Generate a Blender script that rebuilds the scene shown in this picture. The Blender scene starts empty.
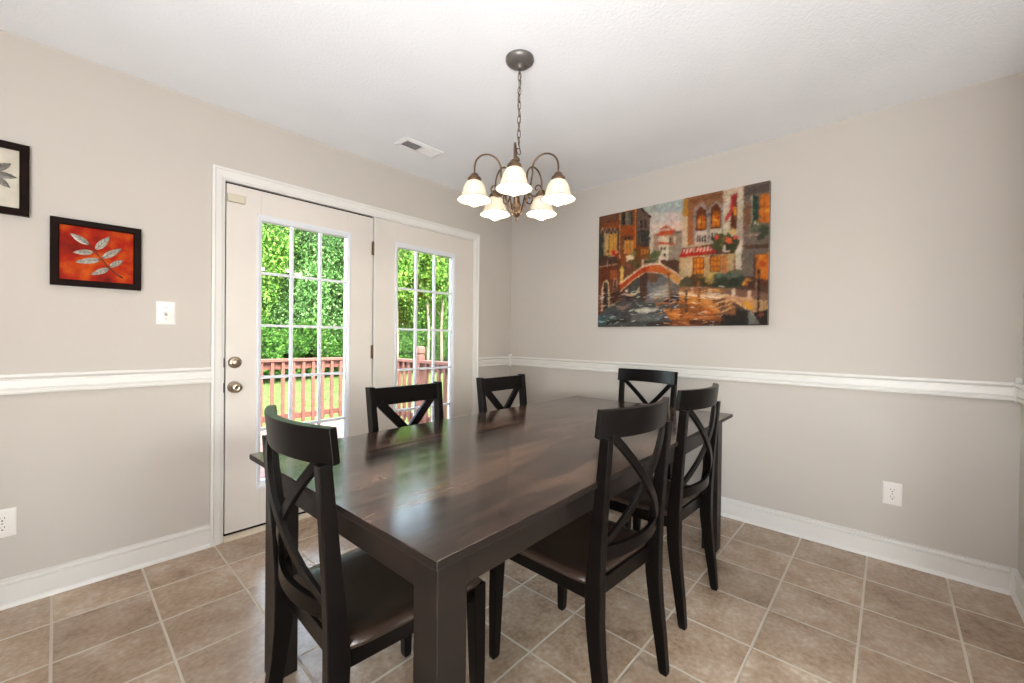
import bpy, math, random
import numpy as np
from mathutils import Vector, Matrix

S = bpy.context.scene
COL = S.collection
random.seed(7)
PI = math.pi
BULB = 34


def lin(c):
    return tuple(((v / 255) / 12.92 if v / 255 <= .04045 else ((v / 255 + .055) / 1.055) ** 2.4) for v in c)


# ------------------------------------------------------------------ materials
def new_mat(name):
    m = bpy.data.materials.new(name)
    m.use_nodes = True
    nt = m.node_tree
    nt.nodes.clear()
    out = nt.nodes.new('ShaderNodeOutputMaterial')
    return m, nt, out


def pbr(name, rgb, rough=.5, metal=0., spec=.5, coat=0., noise=0., nscale=8., bump=0., bscale=60., stretch=(1, 1, 1), rough_var=0.):
    m, nt, out = new_mat(name)
    b = nt.nodes.new('ShaderNodeBsdfPrincipled')
    nt.links.new(b.outputs[0], out.inputs[0])
    c = lin(rgb)
    b.inputs['Base Color'].default_value = (*c, 1)
    b.inputs['Roughness'].default_value = rough
    b.inputs['Metallic'].default_value = metal
    b.inputs['Specular IOR Level'].default_value = spec
    b.inputs['Coat Weight'].default_value = coat
    b.inputs['Coat Roughness'].default_value = .12
    tc = nt.nodes.new('ShaderNodeTexCoord')
    mp = nt.nodes.new('ShaderNodeMapping')
    mp.inputs['Scale'].default_value = stretch
    nt.links.new(tc.outputs['Object'], mp.inputs[0])
    n = nt.nodes.new('ShaderNodeTexNoise')
    n.inputs['Scale'].default_value = nscale
    n.inputs['Detail'].default_value = 5
    nt.links.new(mp.outputs[0], n.inputs['Vector'])
    r = nt.nodes.new('ShaderNodeMapRange')
    r.inputs['From Min'].default_value = .3
    r.inputs['From Max'].default_value = .7
    r.inputs['To Min'].default_value = 1 - noise
    r.inputs['To Max'].default_value = 1 + noise
    nt.links.new(n.outputs['Fac'], r.inputs[0])
    mul = nt.nodes.new('ShaderNodeVectorMath')
    mul.operation = 'SCALE'
    mul.inputs[0].default_value = c
    nt.links.new(r.outputs[0], mul.inputs['Scale'])
    nt.links.new(mul.outputs[0], b.inputs['Base Color'])
    if rough_var:
        r2 = nt.nodes.new('ShaderNodeMapRange')
        r2.inputs['To Min'].default_value = rough - rough_var
        r2.inputs['To Max'].default_value = rough + rough_var
        nt.links.new(n.outputs['Fac'], r2.inputs[0])
        nt.links.new(r2.outputs[0], b.inputs['Roughness'])
    if bump:
        n2 = nt.nodes.new('ShaderNodeTexNoise')
        n2.inputs['Scale'].default_value = bscale
        n2.inputs['Detail'].default_value = 4
        nt.links.new(mp.outputs[0], n2.inputs['Vector'])
        bp = nt.nodes.new('ShaderNodeBump')
        bp.inputs['Strength'].default_value = bump
        bp.inputs['Distance'].default_value = .003
        nt.links.new(n2.outputs['Fac'], bp.inputs['Height'])
        nt.links.new(bp.outputs[0], b.inputs['Normal'])
    return m


def ramp(nt, fac, stops):
    r = nt.nodes.new('ShaderNodeValToRGB')
    els = r.color_ramp.elements
    while len(els) < len(stops):
        els.new(.5)
    for e, (p, c) in zip(els, stops):
        e.position = p
        e.color = (*lin(c), 1)
    nt.links.new(fac, r.inputs[0])
    return r.outputs[0]


def math_node(nt, op, a, b=None):
    n = nt.nodes.new('ShaderNodeMath')
    n.operation = op
    for i, v in enumerate((a, b)):
        if v is None:
            continue
        if isinstance(v, (int, float)):
            n.inputs[i].default_value = v
        else:
            nt.links.new(v, n.inputs[i])
    return n.outputs[0]


def tile_mat():
    m, nt, out = new_mat('ceramic_floor_tile')
    b = nt.nodes.new('ShaderNodeBsdfPrincipled')
    nt.links.new(b.outputs[0], out.inputs[0])
    tc = nt.nodes.new('ShaderNodeTexCoord')
    sep = nt.nodes.new('ShaderNodeSeparateXYZ')
    nt.links.new(tc.outputs['Object'], sep.inputs[0])
    T = .3012
    ids, dist = [], []
    for ax, o in (('X', -.3191), ('Y', -2.9986)):
        v = math_node(nt, 'DIVIDE', math_node(nt, 'SUBTRACT', sep.outputs[ax], o), T)
        ids.append(math_node(nt, 'FLOOR', v))
        f = math_node(nt, 'FRACT', v)
        dist.append(math_node(nt, 'MULTIPLY', math_node(nt, 'MINIMUM', f, math_node(nt, 'SUBTRACT', 1.0, f)), T))
    d = math_node(nt, 'MINIMUM', dist[0], dist[1])
    gr = nt.nodes.new('ShaderNodeMapRange')
    gr.inputs['From Min'].default_value = .0034
    gr.inputs['From Max'].default_value = .0052
    nt.links.new(d, gr.inputs[0])          # 0 in grout, 1 on tile
    cmb = nt.nodes.new('ShaderNodeCombineXYZ')
    nt.links.new(ids[0], cmb.inputs[0])
    nt.links.new(ids[1], cmb.inputs[1])
    wn = nt.nodes.new('ShaderNodeTexWhiteNoise')
    nt.links.new(cmb.outputs[0], wn.inputs['Vector'])
    # each tile shows its own piece of the mottle
    sc = nt.nodes.new('ShaderNodeVectorMath')
    sc.operation = 'MULTIPLY_ADD'
    nt.links.new(wn.outputs['Color'], sc.inputs[0])
    sc.inputs[1].default_value = (9, 9, 9)
    nt.links.new(tc.outputs['Object'], sc.inputs[2])
    n1 = nt.nodes.new('ShaderNodeTexNoise')
    n1.inputs['Scale'].default_value = 5.5
    n1.inputs['Detail'].default_value = 7
    n1.inputs['Roughness'].default_value = .62
    nt.links.new(sc.outputs[0], n1.inputs['Vector'])
    n2 = nt.nodes.new('ShaderNodeTexNoise')
    n2.inputs['Scale'].default_value = 55
    n2.inputs['Detail'].default_value = 3
    nt.links.new(sc.outputs[0], n2.inputs['Vector'])
    mixf = math_node(nt, 'ADD', math_node(nt, 'MULTIPLY', n1.outputs['Fac'], .66), math_node(nt, 'MULTIPLY', n2.outputs['Fac'], .34))
    col = ramp(nt, mixf, [(.34, (136, 111, 90)), (.47, (163, 140, 118)), (.56, (178, 157, 136)), (.70, (202, 186, 168))])
    hv = nt.nodes.new('ShaderNodeHueSaturation')
    vv = nt.nodes.new('ShaderNodeMapRange')
    vv.inputs['To Min'].default_value = .88
    vv.inputs['To Max'].default_value = 1.1
    nt.links.new(wn.outputs['Value'], vv.inputs[0])
    nt.links.new(vv.outputs[0], hv.inputs['Value'])
    nt.links.new(col, hv.inputs['Color'])
    mx = nt.nodes.new('ShaderNodeMix')
    mx.data_type = 'RGBA'
    nt.links.new(gr.outputs[0], mx.inputs[0])
    mx.inputs[6].default_value = (*lin((196, 184, 166)), 1)
    nt.links.new(hv.outputs[0], mx.inputs[7])
    nt.links.new(mx.outputs[2], b.inputs['Base Color'])
    rr = nt.nodes.new('ShaderNodeMapRange')
    rr.inputs['To Min'].default_value = .8
    rr.inputs['To Max'].default_value = .27
    nt.links.new(gr.outputs[0], rr.inputs[0])
    nt.links.new(rr.outputs[0], b.inputs['Roughness'])
    h = math_node(nt, 'ADD', gr.outputs[0], math_node(nt, 'MULTIPLY', n1.outputs['Fac'], .5))
    bp = nt.nodes.new('ShaderNodeBump')
    bp.inputs['Strength'].default_value = .5
    bp.inputs['Distance'].default_value = .0022
    nt.links.new(h, bp.inputs['Height'])
    nt.links.new(bp.outputs[0], b.inputs['Normal'])
    return m


def table_wood(name='dark_walnut', dark=(26, 18, 15), mid=(58, 42, 34), light=(106, 78, 61), rough=.16, spec=.6):
    m, nt, out = new_mat(name)
    b = nt.nodes.new('ShaderNodeBsdfPrincipled')
    nt.links.new(b.outputs[0], out.inputs[0])
    tc = nt.nodes.new('ShaderNodeTexCoord')
    mp = nt.nodes.new('ShaderNodeMapping')
    mp.inputs['Scale'].default_value = (1.1, 9, 9)
    nt.links.new(tc.outputs['Object'], mp.inputs[0])
    n1 = nt.nodes.new('ShaderNodeTexNoise')
    n1.inputs['Scale'].default_value = 2.2
    n1.inputs['Detail'].default_value = 8
    n1.inputs['Roughness'].default_value = .6
    n1.inputs['Distortion'].default_value = .7
    nt.links.new(mp.outputs[0], n1.inputs['Vector'])
    mp2 = nt.nodes.new('ShaderNodeMapping')
    mp2.inputs['Scale'].default_value = (1.2, 3.2, 3.2)
    nt.links.new(tc.outputs['Object'], mp2.inputs[0])
    n2 = nt.nodes.new('ShaderNodeTexNoise')
    n2.inputs['Scale'].default_value = 1.6
    n2.inputs['Detail'].default_value = 3
    n2.inputs['Distortion'].default_value = 1.2
    nt.links.new(mp2.outputs[0], n2.inputs['Vector'])
    f = math_node(nt, 'ADD', math_node(nt, 'MULTIPLY', n1.outputs['Fac'], .5), math_node(nt, 'MULTIPLY', n2.outputs['Fac'], .5))
    col = ramp(nt, f, [(.36, dark), (.5, mid), (.66, light)])
    nt.links.new(col, b.inputs['Base Color'])
    r = nt.nodes.new('ShaderNodeMapRange')
    r.inputs['To Min'].default_value = rough - .07
    r.inputs['To Max'].default_value = rough + .09
    nt.links.new(n1.outputs['Fac'], r.inputs[0])
    nt.links.new(r.outputs[0], b.inputs['Roughness'])
    b.inputs['Specular IOR Level'].default_value = spec
    bp = nt.nodes.new('ShaderNodeBump')
    bp.inputs['Strength'].default_value = .14
    bp.inputs['Distance'].default_value = .002
    nt.links.new(n1.outputs['Fac'], bp.inputs['Height'])
    nt.links.new(bp.outputs[0], b.inputs['Normal'])
    return m


def glass_mat():
    m, nt, out = new_mat('window_glass')
    t = nt.nodes.new('ShaderNodeBsdfTransparent')
    t.inputs[0].default_value = (.96, .98, .96, 1)
    g = nt.nodes.new('ShaderNodeBsdfGlossy')
    g.inputs['Roughness'].default_value = .015
    fr = nt.nodes.new('ShaderNodeFresnel')
    fr.inputs[0].default_value = 1.5
    k = math_node(nt, 'MULTIPLY', fr.outputs[0], 1.25)
    mx = nt.nodes.new('ShaderNodeMixShader')
    nt.links.new(k, mx.inputs[0])
    nt.links.new(t.outputs[0], mx.inputs[1])
    nt.links.new(g.outputs[0], mx.inputs[2])
    nt.links.new(mx.outputs[0], out.inputs[0])
    return m


def leaf_mat(name, a, b_, c):
    m, nt, out = new_mat(name)
    tc = nt.nodes.new('ShaderNodeTexCoord')
    n = nt.nodes.new('ShaderNodeTexNoise')
    n.inputs['Scale'].default_value = 5.5
    n.inputs['Detail'].default_value = 6
    n.inputs['Roughness'].default_value = .8
    nt.links.new(tc.outputs['Object'], n.inputs['Vector'])
    col = ramp(nt, n.outputs['Fac'], [(.40, a), (.5, b_), (.60, c)])
    d = nt.nodes.new('ShaderNodeBsdfDiffuse')
    t = nt.nodes.new('ShaderNodeBsdfTranslucent')
    nt.links.new(col, d.inputs[0])
    nt.links.new(col, t.inputs[0])
    mx = nt.nodes.new('ShaderNodeMixShader')
    mx.inputs[0].default_value = .4
    nt.links.new(d.outputs[0], mx.inputs[1])
    nt.links.new(t.outputs[0], mx.inputs[2])
    nt.links.new(mx.outputs[0], out.inputs[0])
    return m


def shade_mat():
    m, nt, out = new_mat('frosted_white_glass')
    d = nt.nodes.new('ShaderNodeBsdfDiffuse')
    d.inputs[0].default_value = (.62, .59, .53, 1)
    t = nt.nodes.new('ShaderNodeBsdfTranslucent')
    t.inputs[0].default_value = (.7, .63, .5, 1)
    g = nt.nodes.new('ShaderNodeBsdfGlossy')
    g.inputs['Roughness'].default_value = .25
    mx = nt.nodes.new('ShaderNodeMixShader')
    mx.inputs[0].default_value = .3
    nt.links.new(d.outputs[0], mx.inputs[1])
    nt.links.new(t.outputs[0], mx.inputs[2])
    m2 = nt.nodes.new('ShaderNodeMixShader')
    m2.inputs[0].default_value = .05
    nt.links.new(mx.outputs[0], m2.inputs[1])
    nt.links.new(g.outputs[0], m2.inputs[2])
    nt.links.new(m2.outputs[0], out.inputs[0])
    return m


def emit_mat(name, rgb, s):
    m, nt, out = new_mat(name)
    e = nt.nodes.new('ShaderNodeEmission')
    e.inputs[0].default_value = (*rgb, 1)
    e.inputs[1].default_value = s
    nt.links.new(e.outputs[0], out.inputs[0])
    return m


M = dict(
    wall=pbr('greige_wall_paint', (187, 179, 170), .75, noise=.015, nscale=2, bump=.12, bscale=140),
    ceiling=pbr('textured_ceiling_paint', (235, 237, 239), .9, noise=.02, nscale=3, bump=.6, bscale=75),
    trim=pbr('white_trim_paint', (214, 210, 204), .38, noise=.012, nscale=6),
    door=pbr('painted_door', (208, 200, 191), .4, noise=.02, nscale=5),
    lite=pbr('white_vinyl_glazing_frame', (212, 213, 216), .4, noise=.01),
    gap=pbr('dark_weatherstrip', (10, 8, 7), .9, spec=0, noise=.05),
    thresh=pbr('threshold_paint', (200, 186, 164), .5, noise=.05, nscale=20),
    tile=tile_mat(),
    table=table_wood(),
    tleg=table_wood('dark_walnut_frame', (15, 11, 9), (24, 18, 15), (36, 27, 22), .4, .3),
    black=pbr('black_chair_lacquer', (12, 9, 8), .3, spec=.13, noise=.2, nscale=5, stretch=(1, 1, 4), rough_var=.06),
    seat=pbr('espresso_seat_wood', (50, 38, 30), .36, spec=.35, noise=.22, nscale=4, stretch=(6, 1, 1)),
    bronze=pbr('aged_bronze', (96, 76, 58), .42, metal=.75, noise=.25, nscale=30),
    canopy=pbr('weathered_pewter_bronze', (112, 108, 104), .45, metal=.6, noise=.12, nscale=25),
    shade=shade_mat(),
    bulb=emit_mat('lit_bulb', (1., .86, .64), BULB),
    nickel=pbr('satin_nickel', (176, 160, 140), .28, metal=.95, noise=.05),
    brass=pbr('antique_brass_hinge', (120, 96, 66), .4, metal=.8, noise=.1),
    plate=pbr('white_switch_plastic', (226, 220, 214), .35, noise=.01),
    slot=pbr('dark_slot', (40, 34, 30), .7),
    sensor=pbr('ivory_plastic', (196, 186, 166), .5, noise=.02),
    frame=pbr('espresso_picture_frame', (26, 15, 11), .5, spec=.05, noise=.3, nscale=12),
    glass=glass_mat(),
    vent=pbr('white_vent_enamel', (226, 224, 222), .5, noise=.01),
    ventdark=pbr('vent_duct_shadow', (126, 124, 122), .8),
    canvas_edge=pbr('grey_canvas_edge', (128, 120, 110), .8, noise=.1, nscale=30),
    redwood=pbr('redwood_stain', (88, 56, 47), .75, spec=.15, noise=.14, nscale=10),
    deck=pbr('weathered_deck_board', (98, 78, 72), .8, spec=.15, noise=.12, nscale=6),
    grass=pbr('lawn_grass', (62, 74, 40), .9, spec=0, noise=.22, nscale=2.5, bump=1, bscale=30),
    bark=pbr('grey_bark', (84, 76, 66), .9, spec=0, noise=.25, nscale=6, bump=.8, bscale=12),
    leaf_a=leaf_mat('maple_foliage', (16, 38, 10), (62, 102, 32), (138, 168, 84)),
    leaf_b=leaf_mat('oak_foliage', (16, 34, 16), (52, 90, 38), (130, 162, 104)),
    silver_dark=pbr('pewter_leaf', (104, 98, 90), .45, metal=.2, noise=.3, nscale=60),
    leaf_c=leaf_mat('shrub_foliage', (22, 44, 16), (44, 78, 30), (86, 118, 50)),
    siding=pbr('house_siding', (190, 184, 172), .8, noise=.02),
    silver=pbr('brushed_silver_leaf', (138, 130, 116), .42, metal=.3, noise=.3, nscale=60),
    vein=pbr('dark_leaf_vein', (52, 36, 28), .6),
)


def panel_mat(name, a, b_, c, scale=9):
    m, nt, out = new_mat(name)
    b = nt.nodes.new('ShaderNodeBsdfPrincipled')
    nt.links.new(b.outputs[0], out.inputs[0])
    tc = nt.nodes.new('ShaderNodeTexCoord')
    n = nt.nodes.new('ShaderNodeTexNoise')
    n.inputs['Scale'].default_value = scale
    n.inputs['Detail'].default_value = 5
    nt.links.new(tc.outputs['Object'], n.inputs['Vector'])
    nt.links.new(ramp(nt, n.outputs['Fac'], [(.34, a), (.5, b_), (.66, c)]), b.inputs['Base Color'])
    b.inputs['Roughness'].default_value = .6
    b.inputs['Specular IOR Level'].default_value = .1
    return m


M['redpanel'] = panel_mat('burnt_orange_panel', (92, 12, 5), (150, 28, 5), (186, 82, 12))
M['greypanel'] = panel_mat('parchment_panel', (158, 150, 136), (188, 180, 164), (204, 196, 180), 7)


# ------------------------------------------------------------------ mesh builder
class MB:
    def __init__(self):
        self.v, self.f, self.s = [], [], []

    def add(self, verts, faces, smooth=False):
        n = len(self.v)
        self.v += [tuple(p) for p in verts]
        self.f += [tuple(i + n for i in f) for f in faces]
        self.s += [smooth] * len(faces)
        return self

    def box(self, x0, x1, y0, y1, z0, z1):
        v = [(x, y, z) for z in (z0, z1) for y in (y0, y1) for x in (x0, x1)]
        return self.add(v, [(0, 2, 3, 1), (4, 5, 7, 6), (0, 1, 5, 4), (2, 6, 7, 3), (0, 4, 6, 2), (1, 3, 7, 5)])

    def loft(self, secs, smooth=False, cap=True):
        n = len(secs[0])
        v = [p for s in secs for p in s]
        f = []
        for i in range(len(secs) - 1):
            for k in range(n):
                a, b = i * n + k, i * n + (k + 1) % n
                f.append((a, b, b + n, a + n))
        if cap:
            f.append(tuple(range(n))[::-1])
            f.append(tuple((len(secs) - 1) * n + k for k in range(n)))
        return self.add(v, f, smooth)

    def post(self, pts):
        """pts: (x, y, z, half width x, half depth y) horizontal rectangles going up"""
        return self.loft([[(x - w, y - d, z), (x + w, y - d, z), (x + w, y + d, z), (x - w, y + d, z)] for x, y, z, w, d in pts])

    def tube(self, pts, r, n=8, closed=False):
        pts = [Vector(p) for p in pts]
        secs = []
        up = None
        N = len(pts)
        for i, p in enumerate(pts):
            a = pts[(i - 1) % N] if (closed or i > 0) else p
            b = pts[(i + 1) % N] if (closed or i < N - 1) else p
            t = (b - a).normalized()
            if up is None:
                up = Vector((0, 0, 1)) if abs(t.z) < .9 else Vector((1, 0, 0))
            s = t.cross(up)
            if s.length < 1e-6:
                s = Vector((1, 0, 0))
            s.normalize()
            up = s.cross(t).normalized()
            rr = r[i] if isinstance(r, (list, tuple)) else r
            secs.append([tuple(p + s * math.cos(2 * PI * k / n) * rr + up * math.sin(2 * PI * k / n) * rr) for k in range(n)])
        if closed:
            secs.append(secs[0])
        return self.loft(secs, True, not closed)

    def lathe(self, prof, c=(0, 0, 0), n=24, cap=True, axis='Z'):
        def P(r, h, a):
            if axis == 'Z':
                return (c[0] + r * math.cos(a), c[1] + r * math.sin(a), c[2] + h)
            return (c[0] + r * math.cos(a), c[1] + h, c[2] + r * math.sin(a))
        secs = [[P(r, h, 2 * PI * k / n) for k in range(n)] for r, h in prof]
        return self.loft(secs, True, cap)

    def extrude(self, prof, axis, a, b):
        """prof: polygon in the two other axes, swept from a to b along axis"""
        def P(q, t):
            return (t, q[0], q[1]) if axis == 'x' else (q[0], t, q[1])
        return self.loft([[P(q, a) for q in prof], [P(q, b) for q in prof]])

    def build(self, name, mat, parent=None, bevel=0., seg=2, loc=None, rotz=0):
        me = bpy.data.meshes.new(name)
        me.from_pydata(self.v, [], self.f)
        me.polygons.foreach_set('use_smooth', self.s if not bevel else [True] * len(self.f))
        me.update()
        import bmesh
        bm = bmesh.new()
        bm.from_mesh(me)
        bmesh.ops.recalc_face_normals(bm, faces=bm.faces)
        bm.to_mesh(me)
        bm.free()
        o = bpy.data.objects.new(name, me)
        COL.objects.link(o)
        if isinstance(mat, str):
            mat = M[mat]
        me.materials.append(mat)
        if parent:
            o.parent = parent
        if loc:
            o.location = loc
        o.rotation_euler.z = rotz
        if bevel:
            md = o.modifiers.new('soft_edges', 'BEVEL')
            md.width = bevel
            md.segments = seg
            md.limit_method = 'ANGLE'
            md.angle_limit = math.radians(38)
            md.harden_normals = True
        return o


def tag(o, label=None, cat=None, group=None, kind=None):
    for k, v in (('label', label), ('category', cat), ('group', group), ('kind', kind)):
        if v:
            o[k] = v
    return o


def thing(name, label, cat, loc=(0, 0, 0), rotz=0, group=None):
    o = bpy.data.objects.new(name, None)
    o.empty_display_size = .1
    COL.objects.link(o)
    o.location = loc
    o.rotation_euler = (0, 0, rotz)
    return tag(o, label, cat, group)


def struct(o):
    o['kind'] = 'structure'
    return o


def dup(root, loc, rotz, label, group=None):
    r = root.copy()
    COL.objects.link(r)
    r.location = loc
    r.rotation_euler = (0, 0, rotz)
    r['label'] = label
    if group:
        r['group'] = group
    for ch in list(root.children):
        c = ch.copy()
        COL.objects.link(c)
        c.parent = r
        for g in list(ch.children):
            d = g.copy()
            COL.objects.link(d)
            d.parent = c
    return r

SKY, SUN, FILL, EXPO, UPLIGHT = 5.2, 9.5, 95, 0.05, 92


# ------------------------------------------------------------------ room shell
H = 2.44
XE, YE = -7.0, -7.2        # far ends of the open plan room behind the camera
struct(MB().box(XE, 0, YE, 0, -.1, 0).build('floor', 'tile'))
struct(MB().box(XE - .15, .15, YE - .15, .15, H, H + .2).build('ceiling', 'ceiling'))

DX0, DX1, DZ = -2.392, -.492, 2.048      # rough door opening
w = MB()
w.box(XE - .15, DX0, 0, .15, -.1, H)
w.box(DX1, .15, 0, .15, -.1, H)
w.box(DX0, DX1, 0, .15, DZ, H)
struct(w.build('wall_left', 'wall'))
struct(MB().box(0, .15, YE, 0, -.1, H).build('wall_right', 'wall'))
RY = -3.2275
struct(MB().box(-1.25, 0, RY - .12, RY, 0, H).build('wall_near', 'wall'))


def wall_with_holes(name, along, pos0, pos1, a, b, holes):
    """wall panel with rectangular window openings (u0,u1,z0,z1)"""
    m = MB()
    us = sorted({a, b, *[h[0] for h in holes], *[h[1] for h in holes]})
    for u0, u1 in zip(us, us[1:]):
        hs = [h for h in holes if h[0] <= u0 and h[1] >= u1]
        spans = [(-.1, H)] if not hs else [(-.1, hs[0][2]), (hs[0][3], H)]
        for z0, z1 in spans:
            if along == 'x':
                m.box(u0, u1, pos0, pos1, z0, z1)
            else:
                m.box(pos0, pos1, u0, u1, z0, z1)
    return struct(m.build(name, 'wall'))


BACK = [(-3.0, -1.4, .9, 2.1)]
SIDE = [(-5.6, -4.2, .9, 2.1)]
wall_with_holes('wall_back', 'x', YE - .15, YE, XE - .15, .15, BACK)
wall_with_holes('wall_far', 'y', XE - .15, XE, YE, 0, SIDE)


def plain_added_window(n, along, pos, u0, u1, z0, z1, sgn):  # added windows in the unseen walls, put in to admit fill light
    t, d = .05, .05
    m = MB()
    um, zm = (u0 + u1) / 2, (z0 + z1) / 2
    for a0, a1, c0, c1 in ((u0, u0 + t, z0, z1), (u1 - t, u1, z0, z1), (u0 + t, u1 - t, z0, z0 + t), (u0 + t, u1 - t, z1 - t, z1),
                           (um - .02, um + .02, z0 + t, z1 - t), (u0 + t, u1 - t, zm - .015, zm + .015)):
        if along == 'x':
            m.box(a0, a1, pos, pos + sgn * d, c0, c1)
        else:
            m.box(pos, pos + sgn * d, a0, a1, c0, c1)
    o = struct(m.build('window_%d' % n, 'trim'))
    g = MB()
    p = pos + sgn * d / 2
    if along == 'x':
        g.box(u0 + t, u1 - t, p - .002, p + .002, z0 + t, z1 - t)
    else:
        g.box(p - .002, p + .002, u0 + t, u1 - t, z0 + t, z1 - t)
    g.build('window_pane', 'glass', o)


for i, h in enumerate(BACK):
    plain_added_window(i + 1, 'x', YE - .1, *h, 1)
for i, h in enumerate(SIDE):
    plain_added_window(i + 3, 'y', XE - .1, *h, 1)

# ---- chair rail and baseboard profiles (distance off the wall, height)
RAIL = [(0, .9085), (.017, .9085), (.0195, .916), (.017, .925), (.0095, .9275), (.0095, .9315), (.0165, .934), (.0165, .966),
        (.0095, .968), (.0095, .973), (.018, .976), (.0225, .983), (.0225, .9935), (0, .9935)]
BASE = [(0, 0), (.022, 0), (.022, .003), (.0195, .010), (.014, .0165), (.0095, .019), (.0095, .094), (.0045, .096), (.0045, .1), (.0135, .1035),
        (.0135, .109), (.009, .115), (.0035, .117), (.0035, .1195), (.0055, .1235), (0, .1235)]


def runs(name, prof, axis, pos, sgn, a, b, mat='trim'):
    """moulding on the wall at pos; sgn = direction into the room"""
    return struct(MB().extrude([(pos + sgn * d, z) for d, z in prof], axis, a, b).build(name, mat))


CX0, CX1, CZ = -2.4465, -.4415, 2.108     # outer edge of the door casing
runs('trim_1', RAIL, 'x', 0, -1, XE, CX0)
runs('trim_2', RAIL, 'x', 0, -1, CX1, 0)
runs('trim_3', RAIL, 'y', 0, -1, RY, 0)
runs('trim_4', RAIL, 'x', RY, 1, -1.25, 0)
runs('baseboard_left', BASE, 'x', 0, -1, XE, CX0)
runs('baseboard_left_corner', BASE, 'x', 0, -1, CX1, 0)
runs('baseboard_right', BASE, 'y', 0, -1, RY, 0)
runs('baseboard_near', BASE, 'x', RY, 1, -1.25, 0)
# little corner strips at the inside corners of the chair rail
struct(MB().box(-.026, 0, -.026, 0, .9, 1.018).build('trim_5', 'trim', bevel=.003))
struct(MB().box(-.022, 0, RY, RY + .022, .9, 1.018).build('trim_6', 'trim', bevel=.003))
struct(MB().box(-.024, 0, RY, RY + .024, 0, .1265).build('trim_7', 'trim', bevel=.003))

# ---- door casing (moulded, mitred look), jambs, threshold
cas = MB()
IX0, IX1, IZ = -2.389, -.4975, 2.0465


def casing_leg(xo, xi):
    s = 1 if xi > xo else -1
    prof = [(xo, 0), (xo, -.019), (xo + s * .012, -.021), (xo + s * .018, -.016), (xo + s * .04, -.0135), (xi - s * .008, -.011), (xi, -.006), (xi, 0)]
    cas.loft([[(x, y, 0) for x, y in prof], [(x, y, CZ if abs(x - xo) < 1e-6 else CZ - abs(x - xo) * (CZ - IZ) / abs(xi - xo)) for x, y in prof]])


casing_leg(CX0, IX0)
casing_leg(CX1, IX1)
prof = [(CZ, 0), (CZ, -.019), (CZ - .012, -.021), (CZ - .018, -.016), (CZ - .04, -.0135), (IZ + .008, -.011), (IZ, -.006), (IZ, 0)]


def mitre(z, side):
    t = (CZ - z) / (CZ - IZ)
    return (CX0 + t * (IX0 - CX0)) if side < 0 else (CX1 + t * (IX1 - CX1))


cas.loft([[(mitre(z, -1), y, z) for z, y in prof], [(mitre(z, 1), y, z) for z, y in prof]])
struct(cas.build('trim_8', 'trim'))
jm = MB()
jm.box(DX0, DX0 + .0085, -.004, .15, 0, DZ)
jm.box(DX1 - .0085, DX1, -.004, .15, 0, DZ)
jm.box(DX0 + .0085, DX1 - .0085, -.004, .15, DZ - .007, DZ)
jm.box(-1.4695, -1.4575, .0, .15, .03, DZ - .007)       # mullion between the two doors
struct(jm.build('trim_9', 'trim'))
st = MB()
st.box(DX0 + .0085, -1.4695, .052, .062, .02, DZ - .007)
st.box(-1.4575, DX1 - .0085, .05, .06, .02, DZ - .007)
wst = MB()
for x0, x1 in ((DX0 + .0085, -2.36), (-1.495, -1.4695)):
    wst.box(x0, x1, .0456, .056, .02, DZ - .007)
wst.box(-2.36, -1.495, .047, .056, DZ - .03, DZ - .007)
wst.box(-2.36, -1.495, .0456, .056, .02, .05)
wst.box(DX0 + .0086, -2.3762, .02, .0455, .027, DZ - .0072)  # near-black strips fill the door gaps; gap shade put into their colour
wst.box(-2.3762, -1.4772, .02, .0455, 2.033, DZ - .0072)
wst.box(-2.3762, -1.4772, .0105, .0455, .0262, .0365)
struct(wst.build('trim_10', 'gap'))
th = MB().extrude([(-.02, 0), (-.02, .012), (.01, .026), (.15, .026), (.15, 0)], 'x', DX0 + .0085, DX1 - .0085)
struct(th.build('trim_11', 'thresh', bevel=.002))


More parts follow.
